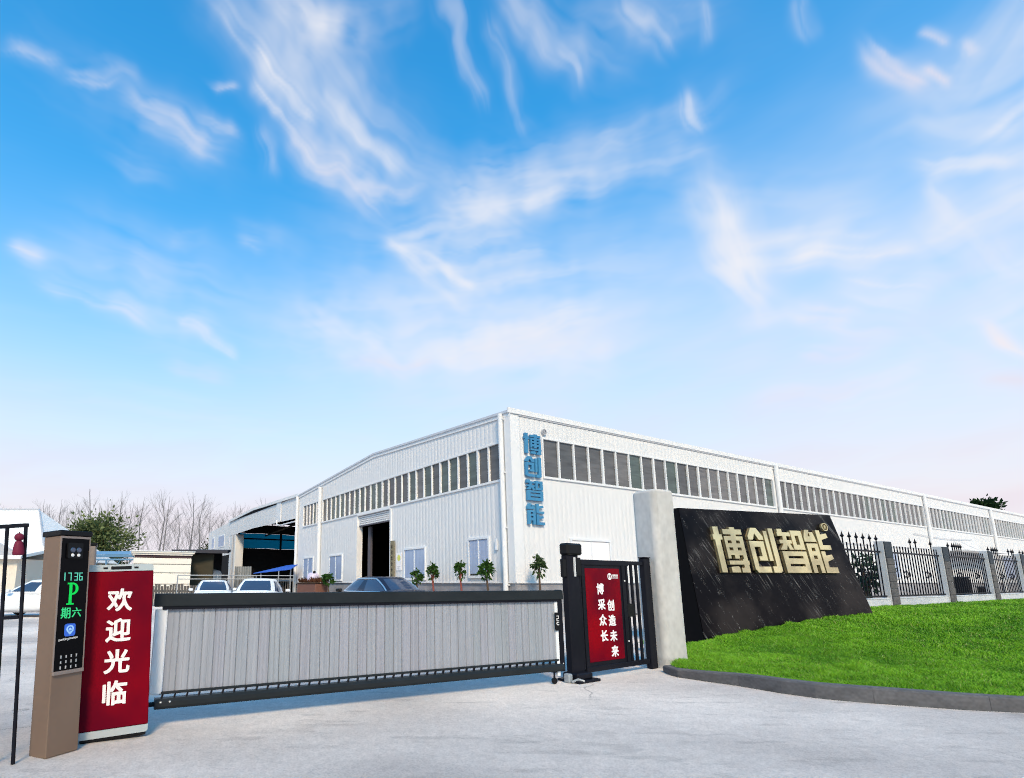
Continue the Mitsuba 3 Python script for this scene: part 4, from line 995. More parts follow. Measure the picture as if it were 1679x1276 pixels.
# ------------------------------------------------------------------ cars
def sedan(label, paint, loc, heading, scale=1.0, chrome=False, roof_z=1.47):
    """A saloon car; +x is its front. heading: degrees from world +x."""
    k = thing('parked_car', label, 'car', None)
    a = math.radians(heading)
    M = frame((loc[0], loc[1], 0), (math.cos(a), math.sin(a), 0), (-math.sin(a), math.cos(a), 0)) @ np.diag([scale, scale, scale, 1])
    xs = np.array([-2.38, -2.34, -2.2, -1.9, -1.5, -1.0, -.3, .4, .9, 1.3, 1.75, 2.1, 2.28, 2.36])
    hw = np.array([.62, .74, .83, .885, .90, .91, .915, .915, .91, .90, .88, .82, .72, .56])
    zt = np.array([.80, .97, 1.03, 1.045, 1.03, 1.0, .975, .955, .945, .925, .875, .80, .72, .62])
    zb = np.array([.40, .30, .24, .22, .20, .19, .19, .19, .19, .20, .22, .24, .28, .36])
    def ring(x, w, t, b):
        h = t - b
        return [(x, -w * .90, b), (x, -w, b + h * .22), (x, -w * 1.0, b + h * .60), (x, -w * .965, b + h * .82), (x, -w * .88, b + h * .96), (x, -w * .5, t + .012), (x, 0, t + .02),
                (x, w * .5, t + .012), (x, w * .88, b + h * .96), (x, w * .965, b + h * .82), (x, w, b + h * .60), (x, w, b + h * .22), (x, w * .90, b)]
    rg = [ring(*q) for q in zip(xs, hw, zt, zb)]
    n = len(rg[0])
    v = [p for r in rg for p in r]
    f = []
    for i in range(len(rg) - 1):
        for j in range(n):
            j2 = (j + 1) % n
            f += [(i * n + j, i * n + j2, (i + 1) * n + j2), (i * n + j, (i + 1) * n + j2, (i + 1) * n + j)]
    for e, s in ((0, 1), ((len(rg) - 1) * n, -1)):
        for j in range(1, n - 1):
            f.append((e, e + j + 1, e + j) if s > 0 else (e, e + j, e + j + 1))
    body = trimesh.Trimesh(np.array(v, float), f, process=False)
    body.fix_normals()
    # wheel arches cut from the sides
    import manifold3d as m3
    bm_ = m3.Manifold(m3.Mesh(np.asarray(body.vertices, np.float32), np.asarray(body.faces, np.uint32)))
    for wx in (1.42, -1.38):
        for sy in (-1, 1):
            cyl = m3.Manifold.cylinder(.34, .365, .365, 28).rotate([90, 0, 0]).translate([wx, sy * .78 + .17, .335])
            bm_ = bm_ - cyl
    mm = bm_.to_mesh()
    body = trimesh.Trimesh(np.array(mm.vert_properties[:, :3]), np.array(mm.tri_verts), process=True)
    part(k, 'body', mv(body, M), paint, 38)
    # cabin: belt outline to roof outline
    zb0, zr = .965, roof_z / scale
    def cab(theta, t, off=0.0):
        ex = 2 / 3.4
        c, s = np.cos(theta), np.sin(theta)
        px, py = np.sign(c) * np.abs(c) ** ex, np.sign(s) * np.abs(s) ** ex
        e = t ** 1.25
        cx = -.42 + (-.36 + .42) * t
        lx = np.where(px > 0, 1.55 + (.70 - 1.55) * e, 1.52 + (.86 - 1.52) * e)
        ly = .865 + (.60 - .865) * t ** 1.4
        z = zb0 + (zr - .055 - zb0) * t
        return np.stack([cx + px * (lx + off), py * (ly + off), z + 0 * px], -1)
    th = np.linspace(0, 2 * np.pi, 64, endpoint=False)
    lv = np.linspace(-.12, 1, 9)
    V = [cab(th, np.full(64, max(t, 0.0))) + np.array([0, 0, min(t, 0) * .5]) for t in lv]
    topc = V[-1]
    for s, dz in ((.93, .022), (.75, .040), (.45, .052), (.15, .055)):
        c0 = topc.mean(0)
        V.append((topc - c0) * [s, s, 1] + c0 + [0, 0, dz])
    V.append(np.repeat((topc.mean(0) + [0, 0, .055])[None], 64, 0))
    f = []
    for i in range(len(V) - 1):
        for j in range(64):
            j2 = (j + 1) % 64
            f += [(i * 64 + j, i * 64 + j2, (i + 1) * 64 + j2), (i * 64 + j, (i + 1) * 64 + j2, (i + 1) * 64 + j)]
    part(k, 'cabin', mv(trimesh.Trimesh(np.vstack(V), f, process=False), M), paint, True)
    def glass(t0, t1, a0, a1, name, off=.006, m='m_car_glass', na=12, nt=6, inset=None):
        A, Tt = np.meshgrid(np.linspace(0, 1, na), np.linspace(0, 1, nt), indexing='ij')
        # corners: bottom a0[0]..a1[0], top a0[1]..a1[1]
        th_ = (a0[0] + (a0[1] - a0[0]) * Tt) * (1 - A) + (a1[0] + (a1[1] - a1[0]) * Tt) * A
        tt = t0 + (t1 - t0) * Tt
        p = cab(np.radians(th_), tt, off)
        ii = np.arange(na * nt).reshape(na, nt)
        qd = np.stack([ii[:-1, :-1], ii[1:, :-1], ii[1:, 1:], ii[:-1, 1:]], -1).reshape(-1, 4)
        return part(k, name, mv(trimesh.Trimesh(p.reshape(-1, 3), np.vstack([qd[:, [0, 1, 2]], qd[:, [0, 2, 3]]]), process=False), M), m, True)
    glass(.04, .94, (-33, -40), (33, 40), 'windscreen', na=16)
    glass(.06, .92, (150, 143), (210, 217), 'rear_window', na=16)
    for s in (1, -1):
        q = (lambda lo, hi: (lo, hi)) if s > 0 else (lambda lo, hi: ((-lo[0], -lo[1]), (-hi[0], -hi[1])))
        glass(.05, .88, *q((48, 63), (88, 90)), 'side_window')
        glass(.05, .88, *q((92, 93), (134, 122)), 'side_window')
        if chrome:
            pts = []
            for aa, tt in [(46, .03), (62, .93), (75, .95), (90, .95), (106, .95), (118, .93), (126, .75), (134, .4), (138, .03), (110, .02), (90, .02), (70, .02), (46, .03)]:
                pts.append(cab(np.array([math.radians(aa * s)]), np.array([float(tt)]), .012)[0])
            P = np.array(pts)
            P = np.vstack([P[i] + (P[i + 1] - P[i]) * w for i in range(len(P) - 1) for w in np.linspace(0, 1, 4)[:-1]] + [P[-1:]])
            part(k, 'window_trim', mv(tube(P, .026, 6), M), 'm_chrome', 40)
        hl = bx(2.06, 2.30, s * .62 - .15, s * .62 + .15, .64, .77, .03)
        hl.apply_transform(trimesh.transformations.rotation_matrix(s * -.42, (0, 0, 1), (2.15, s * .62, .7)))
        part(k, 'headlight', mv(hl, M), 'm_lamp', 30)
        tl = bx(-2.375, -2.15, s * .63 - .20, s * .63 + .17, .80, .94, .02)
        part(k, 'tail_light', mv(tl, M), 'm_tail', 30)
        mir = part(k, 'mirror', mv(bx(.66, .84, s * 1.00 - .10, s * 1.00 + .09, .95, 1.07, .03), M), paint if not chrome else 'm_black_plastic', 30)
    for wx in (1.42, -1.38):
        for sy in (-1, 1):
            w = lathe([(0, -.10), (.20, -.10), (.30, -.10), (.325, -.07), (.325, .07), (.30, .10), (.20, .10), (0, .10)], 26)
            R90 = trimesh.transformations.rotation_matrix(math.pi / 2, (1, 0, 0))
            wk = part(k, 'wheel', mv(w, M @ TR((wx, sy * .80, .325)) @ R90), 'm_tyre', 35)
            spk = [lathe([(.185, -.008), (.215, -.008), (.215, .008), (.185, .008), (.185, -.008)], 24), lathe([(0, -.008), (.05, -.008), (.05, .008), (0, .008)], 12)]
            for q in range(5):
                b = bx(.03, .195, -.022, .022, -.006, .006)
                b.apply_transform(trimesh.transformations.rotation_matrix(q * 2 * math.pi / 5, (0, 0, 1)))
                spk.append(b)
            part(wk, 'rim', mv(cat_(spk), M @ TR((wx, sy * .91, .325)) @ R90), 'm_rim')
    part(k, 'licence_plate', mv(bx(-2.395, -2.375, -.22, .22, .72, .83, .004), M), 'm_print_white')
    return k


sedan('dark blue saloon car with chrome trimmed side windows before the big open door', 'm_car_dark', (-1.05, 20.6), 128, 1.05, True, 1.56)
sedan('white saloon car seen from behind, just left of the dark blue saloon car', 'm_car_white', (-5.75, 22.6), 97, 1.0, False, 1.50)
sedan('white saloon car facing the entrance, left of the white car seen from behind', 'm_car_white', (-9.3, 27.3), -72, 1.0, False, 1.46)
sedan('white car seen side on behind the black frame gate at the far left', 'm_car_white', (-14.6, 22.6), 180, 1.0, False, 1.46)

# ------------------------------------------------------------------ leaves and plants
def leaf_cloud(pts, size, dirs=None, c0=(.03, .08, .015), c1=(.07, .15, .03), droop=.4, aspect=.42, seed=1):
    g = np.random.default_rng(seed)
    n = len(pts)
    d = g.normal(0, 1, (n, 3)) if dirs is None else dirs + g.normal(0, .35, (n, 3))
    d[:, 2] -= droop
    d /= np.linalg.norm(d, axis=1, keepdims=True)
    s = np.cross(d, g.normal(0, 1, (n, 3)))
    s /= np.linalg.norm(s, axis=1, keepdims=True) + 1e-9
    L = size * g.uniform(.6, 1.3, (n, 1))
    nn = np.cross(d, s)
    mid = pts + d * L * .45 + nn * L * .06
    v = np.stack([pts, mid + s * L * aspect * .5, pts + d * L, mid - s * L * aspect * .5], 1).reshape(-1, 3)
    o = (np.arange(n) * 4)[:, None]
    f = np.concatenate([o + [0, 1, 2], o + [0, 2, 3]])
    t = g.uniform(0, 1, (n, 1))
    c = np.array(c0) * (1 - t) + np.array(c1) * t
    return (v, f), np.repeat(c, 4, 0)


def potted_plant(label, x, y, h, spread, seed, pot='m_red_pot', trunk='m_bark_brown', lean=0.0, c0=(.020, .055, .012), c1=(.06, .13, .03), round_=1.0):
    k = thing('potted_plant', label, 'plant', None)
    spread *= .72
    g = np.random.default_rng(seed)
    part(k, 'pot', mv(lathe([(0, 0), (.17, 0), (.20, .05), (.235, .40), (.25, .42), (.25, .46), (.215, .46), (.205, .40), (0, .40)], 20), TR((x, y, 0))), pot, 35)
    z0 = h * .66
    tr = [tube([(x, y, .38), (x + .05 + lean * .3, y, z0 * .6), (x + lean, y, z0)], [.055, .045, .035], 7)]
    P, D = [], []
    for i in range(9):
        a, el = g.uniform(0, 2 * np.pi), g.uniform(.25, 1.35)
        e = np.array([math.cos(a) * math.cos(el), math.sin(a) * math.cos(el), math.sin(el)])
        e = np.array([x + lean, y, z0]) + e * np.array([spread * .7, spread * .7, (h - z0) * .75])
        tr.append(tube([(x + lean, y, z0 - .06), e], [.02, .008], 5))
        for j in range(34):
            b = g.uniform(0, 2 * np.pi)
            P.append(e + g.normal(0, spread * .13, 3))
            D.append([math.cos(b) * .8, math.sin(b) * .8, g.uniform(-.5, .5)])
    for j in range(70):
        u = g.normal(0, 1, 3); u /= np.linalg.norm(u)
        P.append(np.array([x + lean, y, z0 + (h - z0) * .38]) + u * np.array([spread * .62, spread * .62, (h - z0) * .48]) * g.uniform(.6, 1) ** .5)
        D.append(u * .8)
    part(k, 'trunk', cat_(tr), trunk, 40)
    m, c = leaf_cloud(np.array(P), .15 * (spread / .32) ** .5, np.array(D), c0, c1, .55, .5, seed)
    part(k, 'crown', m, 'm_leaf', color=c)
    return k


def lw_(s, out):
    p = C + LDIR * s + np.array([-.857, -.516, 0]) * out
    return float(p[0]), float(p[1])


def rw_(s, out):
    p = C + EDIR * s + np.array([.5055, -.863, 0]) * out
    return float(p[0]), float(p[1])


for q, s, h, sp, sd, lab, tk in ((0, 5.75, 2.05, .46, 3, 'dark leafed potted plant partly behind the boot of the dark blue car', 'm_bark_brown'), (1, 4.45, 2.28, .42, 5, 'potted money tree with a thin red trunk right of the window by the open door', 'm_red_pot'),
                            (2, 2.42, 2.30, .42, 8, 'bushy potted money tree with a red trunk left of the window nearest the corner', 'm_red_pot'), (3, .75, 2.30, .50, 9, 'wide drooping potted plant with a dark trunk beside the corner downpipe', 'm_bark_brown')):
    x, y = lw_(s, .8)
    potted_plant(lab, x, y, h, sp, sd, 'm_terracotta', tk)
x, y = rw_(.36, .8)
potted_plant('sparse potted tree with a red ribbon round its stem right of the hall corner', x, y, 2.42, .44, 21, 'm_red_pot', 'm_bark_brown', .05, (.03, .06, .025), (.08, .12, .05))
x, y = lw_(14.1, 1.6)
potted_plant('glossy dark green potted shrub at the right end of the brown planter', x, y, 1.95, .62, 33, 'm_terracotta', 'm_bark_brown', 0, (.012, .045, .012), (.05, .12, .03))
# planter with dry plants and a pale cloth
pk = thing('planter', 'long brown planter of dry plants by the gable wall, left of the dark blue car', 'planter')
px, py = lw_(16.4, 1.7)
FPt = frame((px, py, 0), -LDIR)
part(pk, 'trough', mv(cat_([bx(-1.4, 1.6, .55, 1.28, -.4, .4, .04), bx(-1.3, 1.5, 0, .55, -.3, .3)]), FPt), 'm_terracotta')
part(pk, 'rim', mv(bx(-1.46, 1.66, 1.281, 1.33, -.46, .46, .02), FPt), 'm_bark_brown')
g5 = np.random.default_rng(55)
pp_ = np.array([[g5.uniform(-1.3, 1.5), 1.32, g5.uniform(-.35, .35)] for _ in range(420)])
m, c = leaf_cloud((np.c_[pp_, np.ones(len(pp_))] @ FPt.T)[:, :3], .32, np.array([[g5.normal(0, .5), g5.normal(0, .5), 1.0] for _ in pp_]), (.06, .03, .02), (.16, .07, .04), -.2, .3, 5)
part(pk, 'dry_plants', m, 'm_leaf', color=c)
cl = thing('cloth_bundle', 'pale lilac cloth bundle lying among the dry plants of the brown planter', 'bundle')
cm_ = trimesh.creation.icosphere(3, 1.0)
cv = cm_.vertices * [.42, .34, .36]
cv = cv * (1 + .5 * (meshkit.fbm(cm_.vertices * 2.1 + 5, 3, 2)[:, None] - .5))
cm_ = trimesh.Trimesh(cv, cm_.faces, process=False)
part(cl, 'cloth', mv(cm_, FPt @ TR((.25, 1.62, 0))), 'm_lilac', True)
part(cl, 'dark_tie', mv(mv(trimesh.creation.icosphere(2, .09), TR((.48, 1.95, .02))), FPt), 'm_dark_inside', True)


def shrub(label, x, y, z0, h, r, seed, trunk_h=0.5, c0=(.018, .05, .012), c1=(.055, .13, .028), n=900, leaf=.16, key='shrub', cat='shrub', group=None, lean=(0, 0), flat=1.0):
    k = thing(key, label, cat, group)
    g = np.random.default_rng(seed)
    P, D, br = [], [], [tube([(x, y, z0 - .1), (x + lean[0] * .4, y + lean[1] * .4, z0 + trunk_h)], [r * .06 + .02, r * .045 + .012], 6)]
    nb = 26
    cen = np.array([x + lean[0], y + lean[1], z0 + trunk_h + (h - trunk_h) * .45])
    for i in range(nb):
        u = g.normal(0, 1, 3)
        u /= np.linalg.norm(u)
        e = cen + u * np.array([r, r, (h - trunk_h) * .5 * flat]) * g.uniform(.45, .92)
        br.append(tube([(x + lean[0] * .4, y + lean[1] * .4, z0 + trunk_h * .9), (e + cen) / 2 - [0, 0, .1 * r], e], [.03 * r + .006, .02 * r + .004, .004], 4))
        m_ = n // nb
        s = r * g.uniform(.16, .34)
        P.append(e + g.normal(0, s, (m_, 3)))
        D.append(np.repeat(u[None] * .7, m_, 0))
    part(k, 'trunk', cat_(br), 'm_bark_brown')
    m, c = leaf_cloud(np.vstack(P), leaf, np.vstack(D), c0, c1, .2, .5, seed)
    tone = 0.6 + .8 * meshkit.noise(np.vstack(P) * (1.4 / max(r, .5)) + seed)
    c = c * np.repeat(tone, 4)[:, None]
    part(k, 'crown', m, 'm_leaf', color=c)
    return k


def behind(s, off):
    p = np.array([FP[0], FP[1]]) + FE * s - FN * off
    return float(p[0]), float(p[1])


x, y = behind(-1.95, 1.2)
shrub('glossy dark shrub behind the fence panel next to the black stone sign', x, y, 0, 2.45, .72, 61, 1.6, n=420, leaf=.20)
x, y = behind(1.05, 1.0)
shrub('dark shrub with reddish stems leaning from behind the nearest fence pillar', x, y, 0, 2.2, .62, 62, 1.0, (.02, .04, .03), (.05, .09, .06), n=420, leaf=.18)
x, y = behind(11.2, 1.2)
bn = thing('rubbish_bin', 'dark bin standing behind the third fence panel', 'bin')
part(bn, 'body', mv(bx(-.22, .22, 0, 1.50, -.22, .22, .04), frame((x, y, 0), (FE[0], FE[1], 0))), 'm_dark_inside')
part(bn, 'lid', mv(bx(-.25, .25, 1.502, 1.58, -.25, .25, .03), frame((x, y, 0), (FE[0], FE[1], 0))), 'm_slate')
x, y = behind(14.2, 1.2)
bn = thing('crate', 'low black crate behind the third fence panel, right of the dark bin', 'crate')
part(bn, 'box', mv(bx(-.22, .22, 0, 1.1, -.22, .22, .03), frame((x, y, 0), (FE[0], FE[1], 0))), 'm_black_plastic')
part(bn, 'lid', mv(bx(-.24, .24, 1.102, 1.16, -.24, .24, .01), frame((x, y, 0), (FE[0], FE[1], 0))), 'm_slate')

# ------------------------------------------------------------------ the open shed beside the hall
sd = thing('open_shed', 'white open fronted shed with a shallow arched fascia left of the hall', 'building')
def sh_top(s):
    return np.interp(s, [23.8, 36.0, 45.3, 56], [7.95, 8.22, 7.93, 7.5])
def sh_bot(s):
    return np.interp(s, [23.8, 36.2, 45.3], [6.2, 6.42, 6.32])
FS2 = FL
part(sd, 'fascia', mv(corr(-45.3, -23.85, lambda x: sh_bot(-x), lambda x: sh_top(-x), .9, .006), FS2 @ TR((0, 0, -.1))), 'm_white_sheet')
part(sd, 'fascia_trim', cat_([mv(poly3([(-b, float(sh_top(b)) - .1), (-a, float(sh_top(a)) - .1), (-a, float(sh_top(a)) + .12), (-b, float(sh_top(b)) + .12)], .14), FS2 @ TR((0, 0, -.08))) for a, b in ((23.8, 36), (36, 45.3))]), 'm_white_trim')
part(sd, 'side_wing', mv(corr(-56, -45.35, 4.3, lambda x: sh_top(-x), .9, .006), FS2 @ TR((0, 0, -.14))), 'm_white_sheet')
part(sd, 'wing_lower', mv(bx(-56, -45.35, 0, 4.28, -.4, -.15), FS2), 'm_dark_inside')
for a, b in ((47.5, 50.4), (52.6, 53.9)):
    w = part(sd, 'window', mv(bx(-b, -a, 5.3, 6.7, -.13, -.07, .01), FS2), 'm_frame_alu')
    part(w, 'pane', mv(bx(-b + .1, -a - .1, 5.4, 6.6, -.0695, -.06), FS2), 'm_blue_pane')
part(sd, 'column', mv(bx(-45.1, -42.7, 0, 6.35, -1.0, -.12, .03), FS2), 'm_white_sheet')
part(sd, 'column_pipe', downpipe(FS2, -43.3, 0.0, 6.3, .10, .02), 'm_grey_trim', 30)
part(sd, 'fascia_rib', mv(bx(-29.1, -28.0, float(sh_bot(28.5)) + .02, float(sh_top(28.5)) - .1, -.072, -.01), FS2), 'm_white_trim')
part(sd, 'bent_pipe', mv(tube([(-28.8, 6.45, .06), (-28.6, 6.1, .06), (-27.9, 5.95, .06), (-24.2, 5.95, .06)], .06, 8), FS2), 'm_white_trim', 30)
part(sd, 'end_column', mv(bx(-24.6, -23.9, 0, 6.6, -.7, -.12, .02), FS2), 'm_white_trim')
# its roof, back and left sides
v = []
for s, dz in ((23.9, 0), (36.0, 0), (45.3, 0)):
    z = float(sh_top(s)) - .05
    for t in (0.05, 30.0):
        v += [world(s, t, z), world(s, t, z + .1)]
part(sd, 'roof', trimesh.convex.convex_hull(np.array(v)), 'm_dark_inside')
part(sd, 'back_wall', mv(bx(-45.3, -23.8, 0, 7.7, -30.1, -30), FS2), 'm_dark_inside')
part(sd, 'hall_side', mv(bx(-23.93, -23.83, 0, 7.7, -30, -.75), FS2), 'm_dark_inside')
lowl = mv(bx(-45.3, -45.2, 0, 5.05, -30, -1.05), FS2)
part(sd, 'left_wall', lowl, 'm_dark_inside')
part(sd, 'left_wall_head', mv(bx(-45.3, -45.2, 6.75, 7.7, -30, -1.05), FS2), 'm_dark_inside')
for i in range(6):
    a, b = 1.1 + i * 4.8, 1.1 + (i + 1) * 4.8
    part(sd, 'cyan_light_sheet', mv(bx(-45.26, -45.24, 5.08, 6.72, -b + .12, -a - .12), FS2), 'm_cyan_sheet')
    part(sd, 'light_sheet_post', mv(bx(-45.3, -45.2, 5.05, 6.75, -a - .11, -a + .11), FS2), 'm_dark_inside')
part(sd, 'light_sheet_rail', mv(bx(-45.19, -45.12, 6.05, 6.20, -30, -1.05), FS2), 'm_dark_inside')
tt = []
for t in (4, 9, 14, 19):
    tt.append(tube([world(24, t, 6.5), world(36, t, 6.9), world(45, t, 6.5)], .09, 6))
    for i in range(12):
        s = 24.5 + i * 1.75
        tt.append(tube([world(s, t, 6.55 + .03 * min(i, 12 - i)), world(s + .87, t, float(sh_top(s)) - .25)], .05, 4))
for s in (27, 30, 33, 36, 39, 42):
    tt.append(tube([world(s, .3, float(sh_top(s)) - .3), world(s, 29, float(sh_top(s)) - .3)], .08, 4))
part(sd, 'roof_truss', cat_(tt), 'm_olive')

cp = thing('blue_canopy', 'bright blue sloping sheet canopy on thin posts before the open shed', 'canopy')
P0 = [(-10.9, 40.3, 2.00), (-7.85, 38.6, 2.25), (-7.6, 40.0, 2.62), (-8.6, 41.1, 2.6)]
part(cp, 'sheet', trimesh.convex.convex_hull(np.array(P0 + [(a, b, c - .04) for a, b, c in P0])), 'm_blue_sheet')
part(cp, 'post', tube([(-8.75, 39.0, 0), (-8.75, 39.0, 2.12)], .045, 6), 'm_railing')
part(cp, 'post', tube([(-10.3, 40.2, 0), (-10.3, 40.2, 2.0)], .045, 6), 'm_railing')
part(cp, 'post', tube([(-7.95, 39.2, 0), (-7.95, 39.2, 2.28)], .045, 6), 'm_railing')

gs = thing('corrugated_stack', 'upright grey corrugated sheets stacked beside the shed column', 'sheet stack')
part(gs, 'sheet', mv(corr(-.0, 1.5, 0.9, 2.75, .22, .05), frame((-15.2, 50.0, 0), (1, .05, 0))), 'm_galv')
part(gs, 'sheet', mv(corr(.05, 1.6, 0.3, 1.85, .22, .05), frame((-14.9, 49.6, 0), (1, .0, 0))), 'm_galv')
wt = thing('white_tank', 'pale rounded tank in the dark lean-to left of the shed column', 'tank')
part(wt, 'shell', mv(lathe([(0, .6), (.75, .6), (.80, .7), (.80, 2.1), (.7, 2.3), (.3, 2.42), (0, 2.45)], 20), TR((-16.4, 47.5, 0))), 'm_white_trim', 35)
part(wt, 'stand', bx(-17.1, -15.7, 46.9, 48.1, 0, .6), 'm_old_wood')

# ------------------------------------------------------------------ things at the back left
cs = thing('cream_shed', 'small cream shed with horizontal cladding boards behind the red light box', 'building')
F0 = frame((-18.6, 38.0, 0), (.89, .45, 0))
part(cs, 'core', mv(bx(.05, 3.72, 0, 3.2, -3.4, -.03), F0), 'm_cream')
for q, (a, b) in enumerate(((.4, 1.22), (1.24, 2.0), (2.02, 2.60), (2.62, 3.05))):
    part(cs, 'cladding_board', mv(bx(0, 3.76, a, b - .025, -.028, .03 + .004 * (q % 2), .012), F0), 'm_cream')
    part(cs, 'joint_strip', mv(bx(.02, 3.74, b - .024, b - .001, -.028, .008), F0), 'm_olive')
part(cs, 'dark_band', mv(bx(.06, 3.74, 3.05, 3.22, -.028, .04), F0), 'm_maroon')
part(cs, 'eave_board', mv(bx(-.06, 3.82, 3.225, 3.33, -3.5, .16, .01), F0), 'm_cream')
part(cs, 'eave_board', mv(bx(-.14, 3.92, 3.345, 3.45, -3.5, .26, .01), F0), 'm_cream')
part(cs, 'roof_sheet', mv(bx(-.18, 3.98, 3.46, 3.52, -3.6, .32, .01), F0), 'm_white_roof')
lt = thing('lean_to', 'dark roofed lean-to between the cream shed and the white shed column', 'building')
part(lt, 'roof', trimesh.convex.convex_hull(np.array([(-17.9, 42.5, 3.6), (-13.9, 43.6, 3.6), (-16.6, 53, 4.2), (-22.0, 53, 4.2), (-17.9, 42.5, 3.85), (-13.9, 43.6, 3.85), (-16.6, 53, 4.45), (-22, 53, 4.45)])), 'm_dark_roof')
part(lt, 'back_wall', bx(-22, -17.4, 52.6, 53, 0, 4.25), 'm_dark_inside')
part(lt, 'dark_partition', bx(-17.2, -15.15, 44.0, 44.2, 0.0, 3.55), 'm_olive')
bp = thing('blue_roof_edge', 'blue pipe framed shelter roof left of the cream shed', 'shelter')
part(bp, 'roof_edge', cat_([bx(-24.5, -18.9, 40, 40.3, 3.15, 3.30, .02), bx(-24.5, -19.1, 40.05, 40.35, 2.92, 3.04, .02)]), 'm_blue_pipe')
part(bp, 'sheet', trimesh.convex.convex_hull(np.array([(-24.5, 40, 3.31), (-18.9, 40, 3.31), (-18.9, 44, 3.75), (-24.5, 44, 3.75), (-24.5, 40, 3.36), (-18.9, 40, 3.36), (-18.9, 44, 3.8), (-24.5, 44, 3.8)])), 'm_blue_pipe')
part(bp, 'post', cat_([tube([(xx, 40.1, 0), (xx, 40.1, 2.92)], .06, 6) for xx in (-24.2, -21.6, -19.4)]), 'm_blue_pipe')
part(bp, 'truss', cat_([tube([(-24.2 + i * .8, 40.15, 2.3), (-23.8 + i * .8, 40.15, 2.92)], .03, 4) for i in range(6)] + [tube([(-24.2, 40.15, 2.3), (-19.4, 40.15, 2.3)], .03, 4)]), 'm_blue_pipe')
pf = thing('picket_fence', 'low weathered dark picket fence between the cream shed and the cars', 'fence')
g6 = random.Random(3)
for i in range(24):
    x = -15.6 + i * .165
    part(pf, 'picket', bx(x, x + .13, 32.0 + g6.uniform(-.02, .02), 32.05, 0.02, 1.18 + g6.uniform(-.06, .1), .006), 'm_old_wood')
part(pf, 'rail', bx(-15.7, -11.6, 32.07, 32.12, .8, .9), 'm_old_wood')
rl = thing('metal_railing', 'thin galvanised pipe railing behind the two white cars', 'railing')
part(rl, 'rail', tube([(-12.2, 30, 1.72), (-6.2, 31.5, 1.72)], .032, 6), 'm_railing', 30)
part(rl, 'rail', tube([(-12.2, 30, 1.52), (-6.2, 31.5, 1.52)], .025, 6), 'm_railing', 30)
for i in range(4):
    part(rl, 'post', tube([(-12.2 + 2 * i, 30 + .5 * i, 0), (-12.2 + 2 * i, 30 + .5 * i, 1.72)], .03, 6), 'm_railing', 30)
lm = thing('lattice_fence', 'grey lattice yard fence along the front of the open shed', 'fence')
for i in range(26):
    x, y = -13.6 + i * .23, 46 - i * .26
    part(lm, 'slat', bx(x, x + .07, y, y + .05, 0.0, 1.62, .004), 'm_old_wood')
part(lm, 'rail', tube([(-13.6, 46.08, 1.45), (-7.7, 39.35, 1.45)], .035, 5), 'm_railing')

ho = thing('white_house', 'white house with a pale hipped roof and beige wall at the far left edge', 'house')
part(ho, 'wall', bx(-46, -26.2, 39.5, 48, 0, 3.0), 'm_beige_wall')
rv = np.array([(-47, 38.8, 2.95), (-25.2, 38.8, 2.95), (-25.2, 48.8, 2.95), (-47, 48.8, 2.95), (-44, 43, 7.0), (-28.9, 43, 7.0)])
part(ho, 'roof', trimesh.convex.convex_hull(np.vstack([rv])), 'm_white_roof')
part(ho, 'ridge_tile', tube([(-44, 43, 7.03), (-28.9, 43, 7.03), (-25.2, 38.8, 3.0)], .09, 6), 'm_grey_trim')
an_ = part(ho, 'annex_wall', bx(-40, -24.9, 35.6, 39.4, 0, 2.85), 'm_beige_wall')
part(ho, 'annex_roof', trimesh.convex.convex_hull(np.array([(-40.5, 35.2, 2.86), (-24.4, 35.2, 2.86), (-24.4, 39.6, 3.7), (-40.5, 39.6, 3.7), (-40.5, 35.2, 3.06), (-24.4, 35.2, 3.06), (-24.4, 39.6, 3.9), (-40.5, 39.6, 3.9)])), 'm_white_roof')
part(ho, 'gutter_board', bx(-40.5, -24.4, 35.10, 35.19, 2.80, 3.02, .01), 'm_white_trim')
part(ho, 'grey_triangle', trimesh.convex.convex_hull(np.array([(-27.6, 35.25, 3.08), (-26.9, 35.25, 4.3), (-24.5, 35.25, 3.08), (-27.6, 35.35, 3.08), (-26.9, 35.35, 4.3), (-24.5, 35.35, 3.08)])), 'm_grey_trim')  # flat grey triangle standing above the annex roof edge

# ------------------------------------------------------------------ trees
def bare_tree(h, seed, spread=.16):
    g = np.random.default_rng(seed)
    tr = [tube([(0, 0, -.2), (g.normal(0, .08), g.normal(0, .08), h * .35), (g.normal(0, .15), g.normal(0, .15), h * .7), (g.normal(0, .2), g.normal(0, .2), h)], [h * .011, h * .008, h * .0045, .012], 6)]
    br = []
    def grow(o, d, L, r, lvl):
        e = o + d * L
        m = (o + e) / 2 + g.normal(0, L * .03, 3)
        br.append(tube([o, m, e], [r, r * .75, r * .4], 3))
        if lvl == 0:
            return
        for _ in range(4 if lvl == 2 else 3):
            t = g.uniform(.3, 1)
            dd = d + g.normal(0, .38, 3) + np.array([0, 0, .25])
            dd /= np.linalg.norm(dd)
            grow(o + d * L * t, dd, L * g.uniform(.35, .6), r * .5, lvl - 1)
    for i in range(22):
        z = h * (.16 + .80 * (i / 26) + g.uniform(0, .03))
        a = g.uniform(0, 2 * np.pi)
        el = g.uniform(.85, 1.25)
        d = np.array([math.cos(a) * math.cos(el), math.sin(a) * math.cos(el), math.sin(el)])
        grow(np.array([0, 0, z]), d, (h - z) * .42 + h * .06, h * .0013 + .0045, 2)
    return cat_(tr), cat_(br)


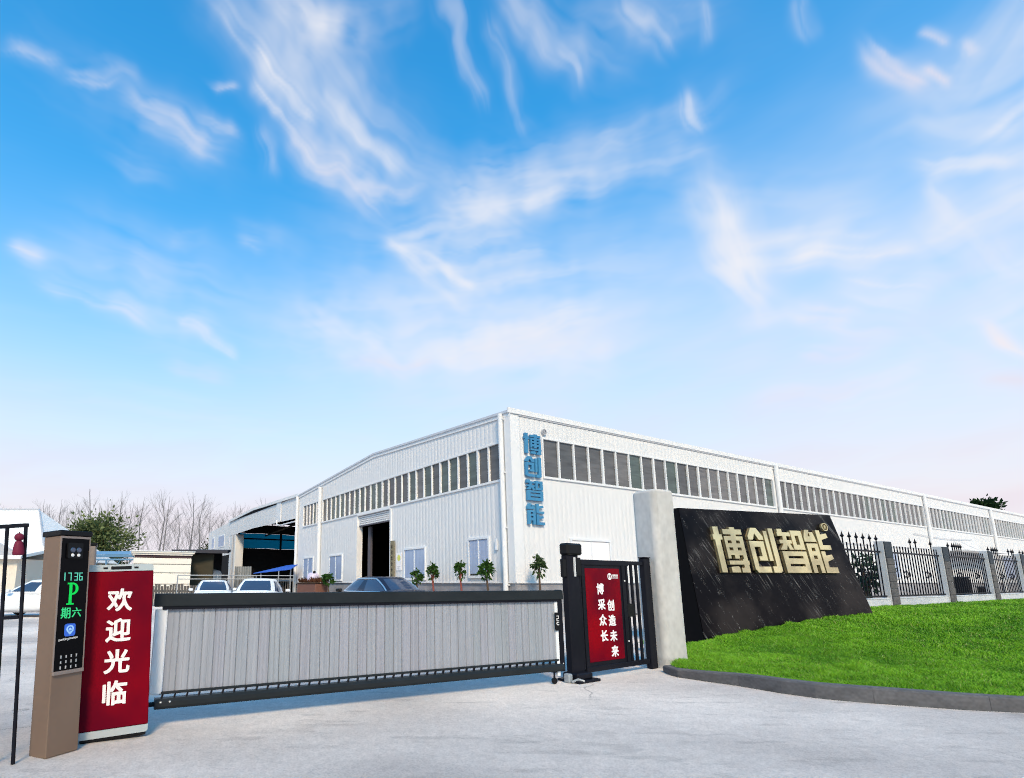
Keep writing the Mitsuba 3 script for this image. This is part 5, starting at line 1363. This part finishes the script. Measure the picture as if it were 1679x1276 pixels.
VAR = [bare_tree(12.0, s) for s in (1, 2, 3, 4)]
VARP = [(mikit.ply(a, 'm_bark'), mikit.ply(b, 'm_bark')) for a, b in VAR]
spots = []
gt = random.Random(12)
for u, vtop in ((-30, 822), (22, 828), (58, 818), (70, 826), (84, 817), (100, 830), (112, 822), (135, 801), (152, 824), (168, 815), (186, 803), (205, 822), (222, 814), (256, 800), (267, 812), (286, 832), (308, 804), (325, 809), (338, 830), (358, 838), (378, 820), (392, 828), (430, 816), (452, 834)):
    y = gt.uniform(80, 105)
    x = (u - 660) / 908 * y
    h = 1.35 + (955 - vtop) / 908 * y
    spots.append((x, y, h))
for i, (x, y, h) in enumerate(spots):
    k = thing('bare_tree', 'bare leafless poplar in the row of winter trees behind the sheds', 'tree', 'bare poplars behind the sheds')
    W_ = TR((x, y, 0)) @ trimesh.transformations.rotation_matrix(gt.uniform(0, 6.28), (0, 0, 1)) @ np.diag([h / 12 * gt.uniform(.9, 1.15)] * 2 + [h / 12, 1])
    a, b = VARP[i % 4]
    part(k, 'trunk', a, None, world=W_)
    part(k, 'crown', b, None, world=W_)

shrub('big rounded olive green tree behind the parking machine and light box', -30.9, 56, 0, 8.2, 2.9, 71, 1.8, (.095, .125, .05), (.20, .24, .10), 6500, .42, 'green_tree', 'tree')
shrub('dark green bush below the olive green tree, behind the light box', -28.0, 52, 0, 4.4, 2.2, 72, .8, (.012, .028, .012), (.035, .06, .022), 2600, .30, 'dark_bush', 'bush')
shrub('low olive bush behind the left end of the shed roof', -28.5, 84, 0, 7.2, 3.2, 73, 1.2, (.03, .05, .018), (.075, .10, .035), 2600, .40, 'olive_bush', 'bush')
shrub('dull brown green bush right of the low olive bush by the shed roof', -23.9, 83, 0, 7.4, 2.6, 74, 1.2, (.035, .04, .025), (.07, .075, .04), 2200, .40, 'brown_bush', 'bush')
shrub('dark green tree top rising above the far end of the hall roof', 80.1, 75, 0, 12.5, 1.6, 75, 7.6, (.010, .028, .014), (.03, .06, .022), 5200, .62, 'evergreen_tree', 'tree')
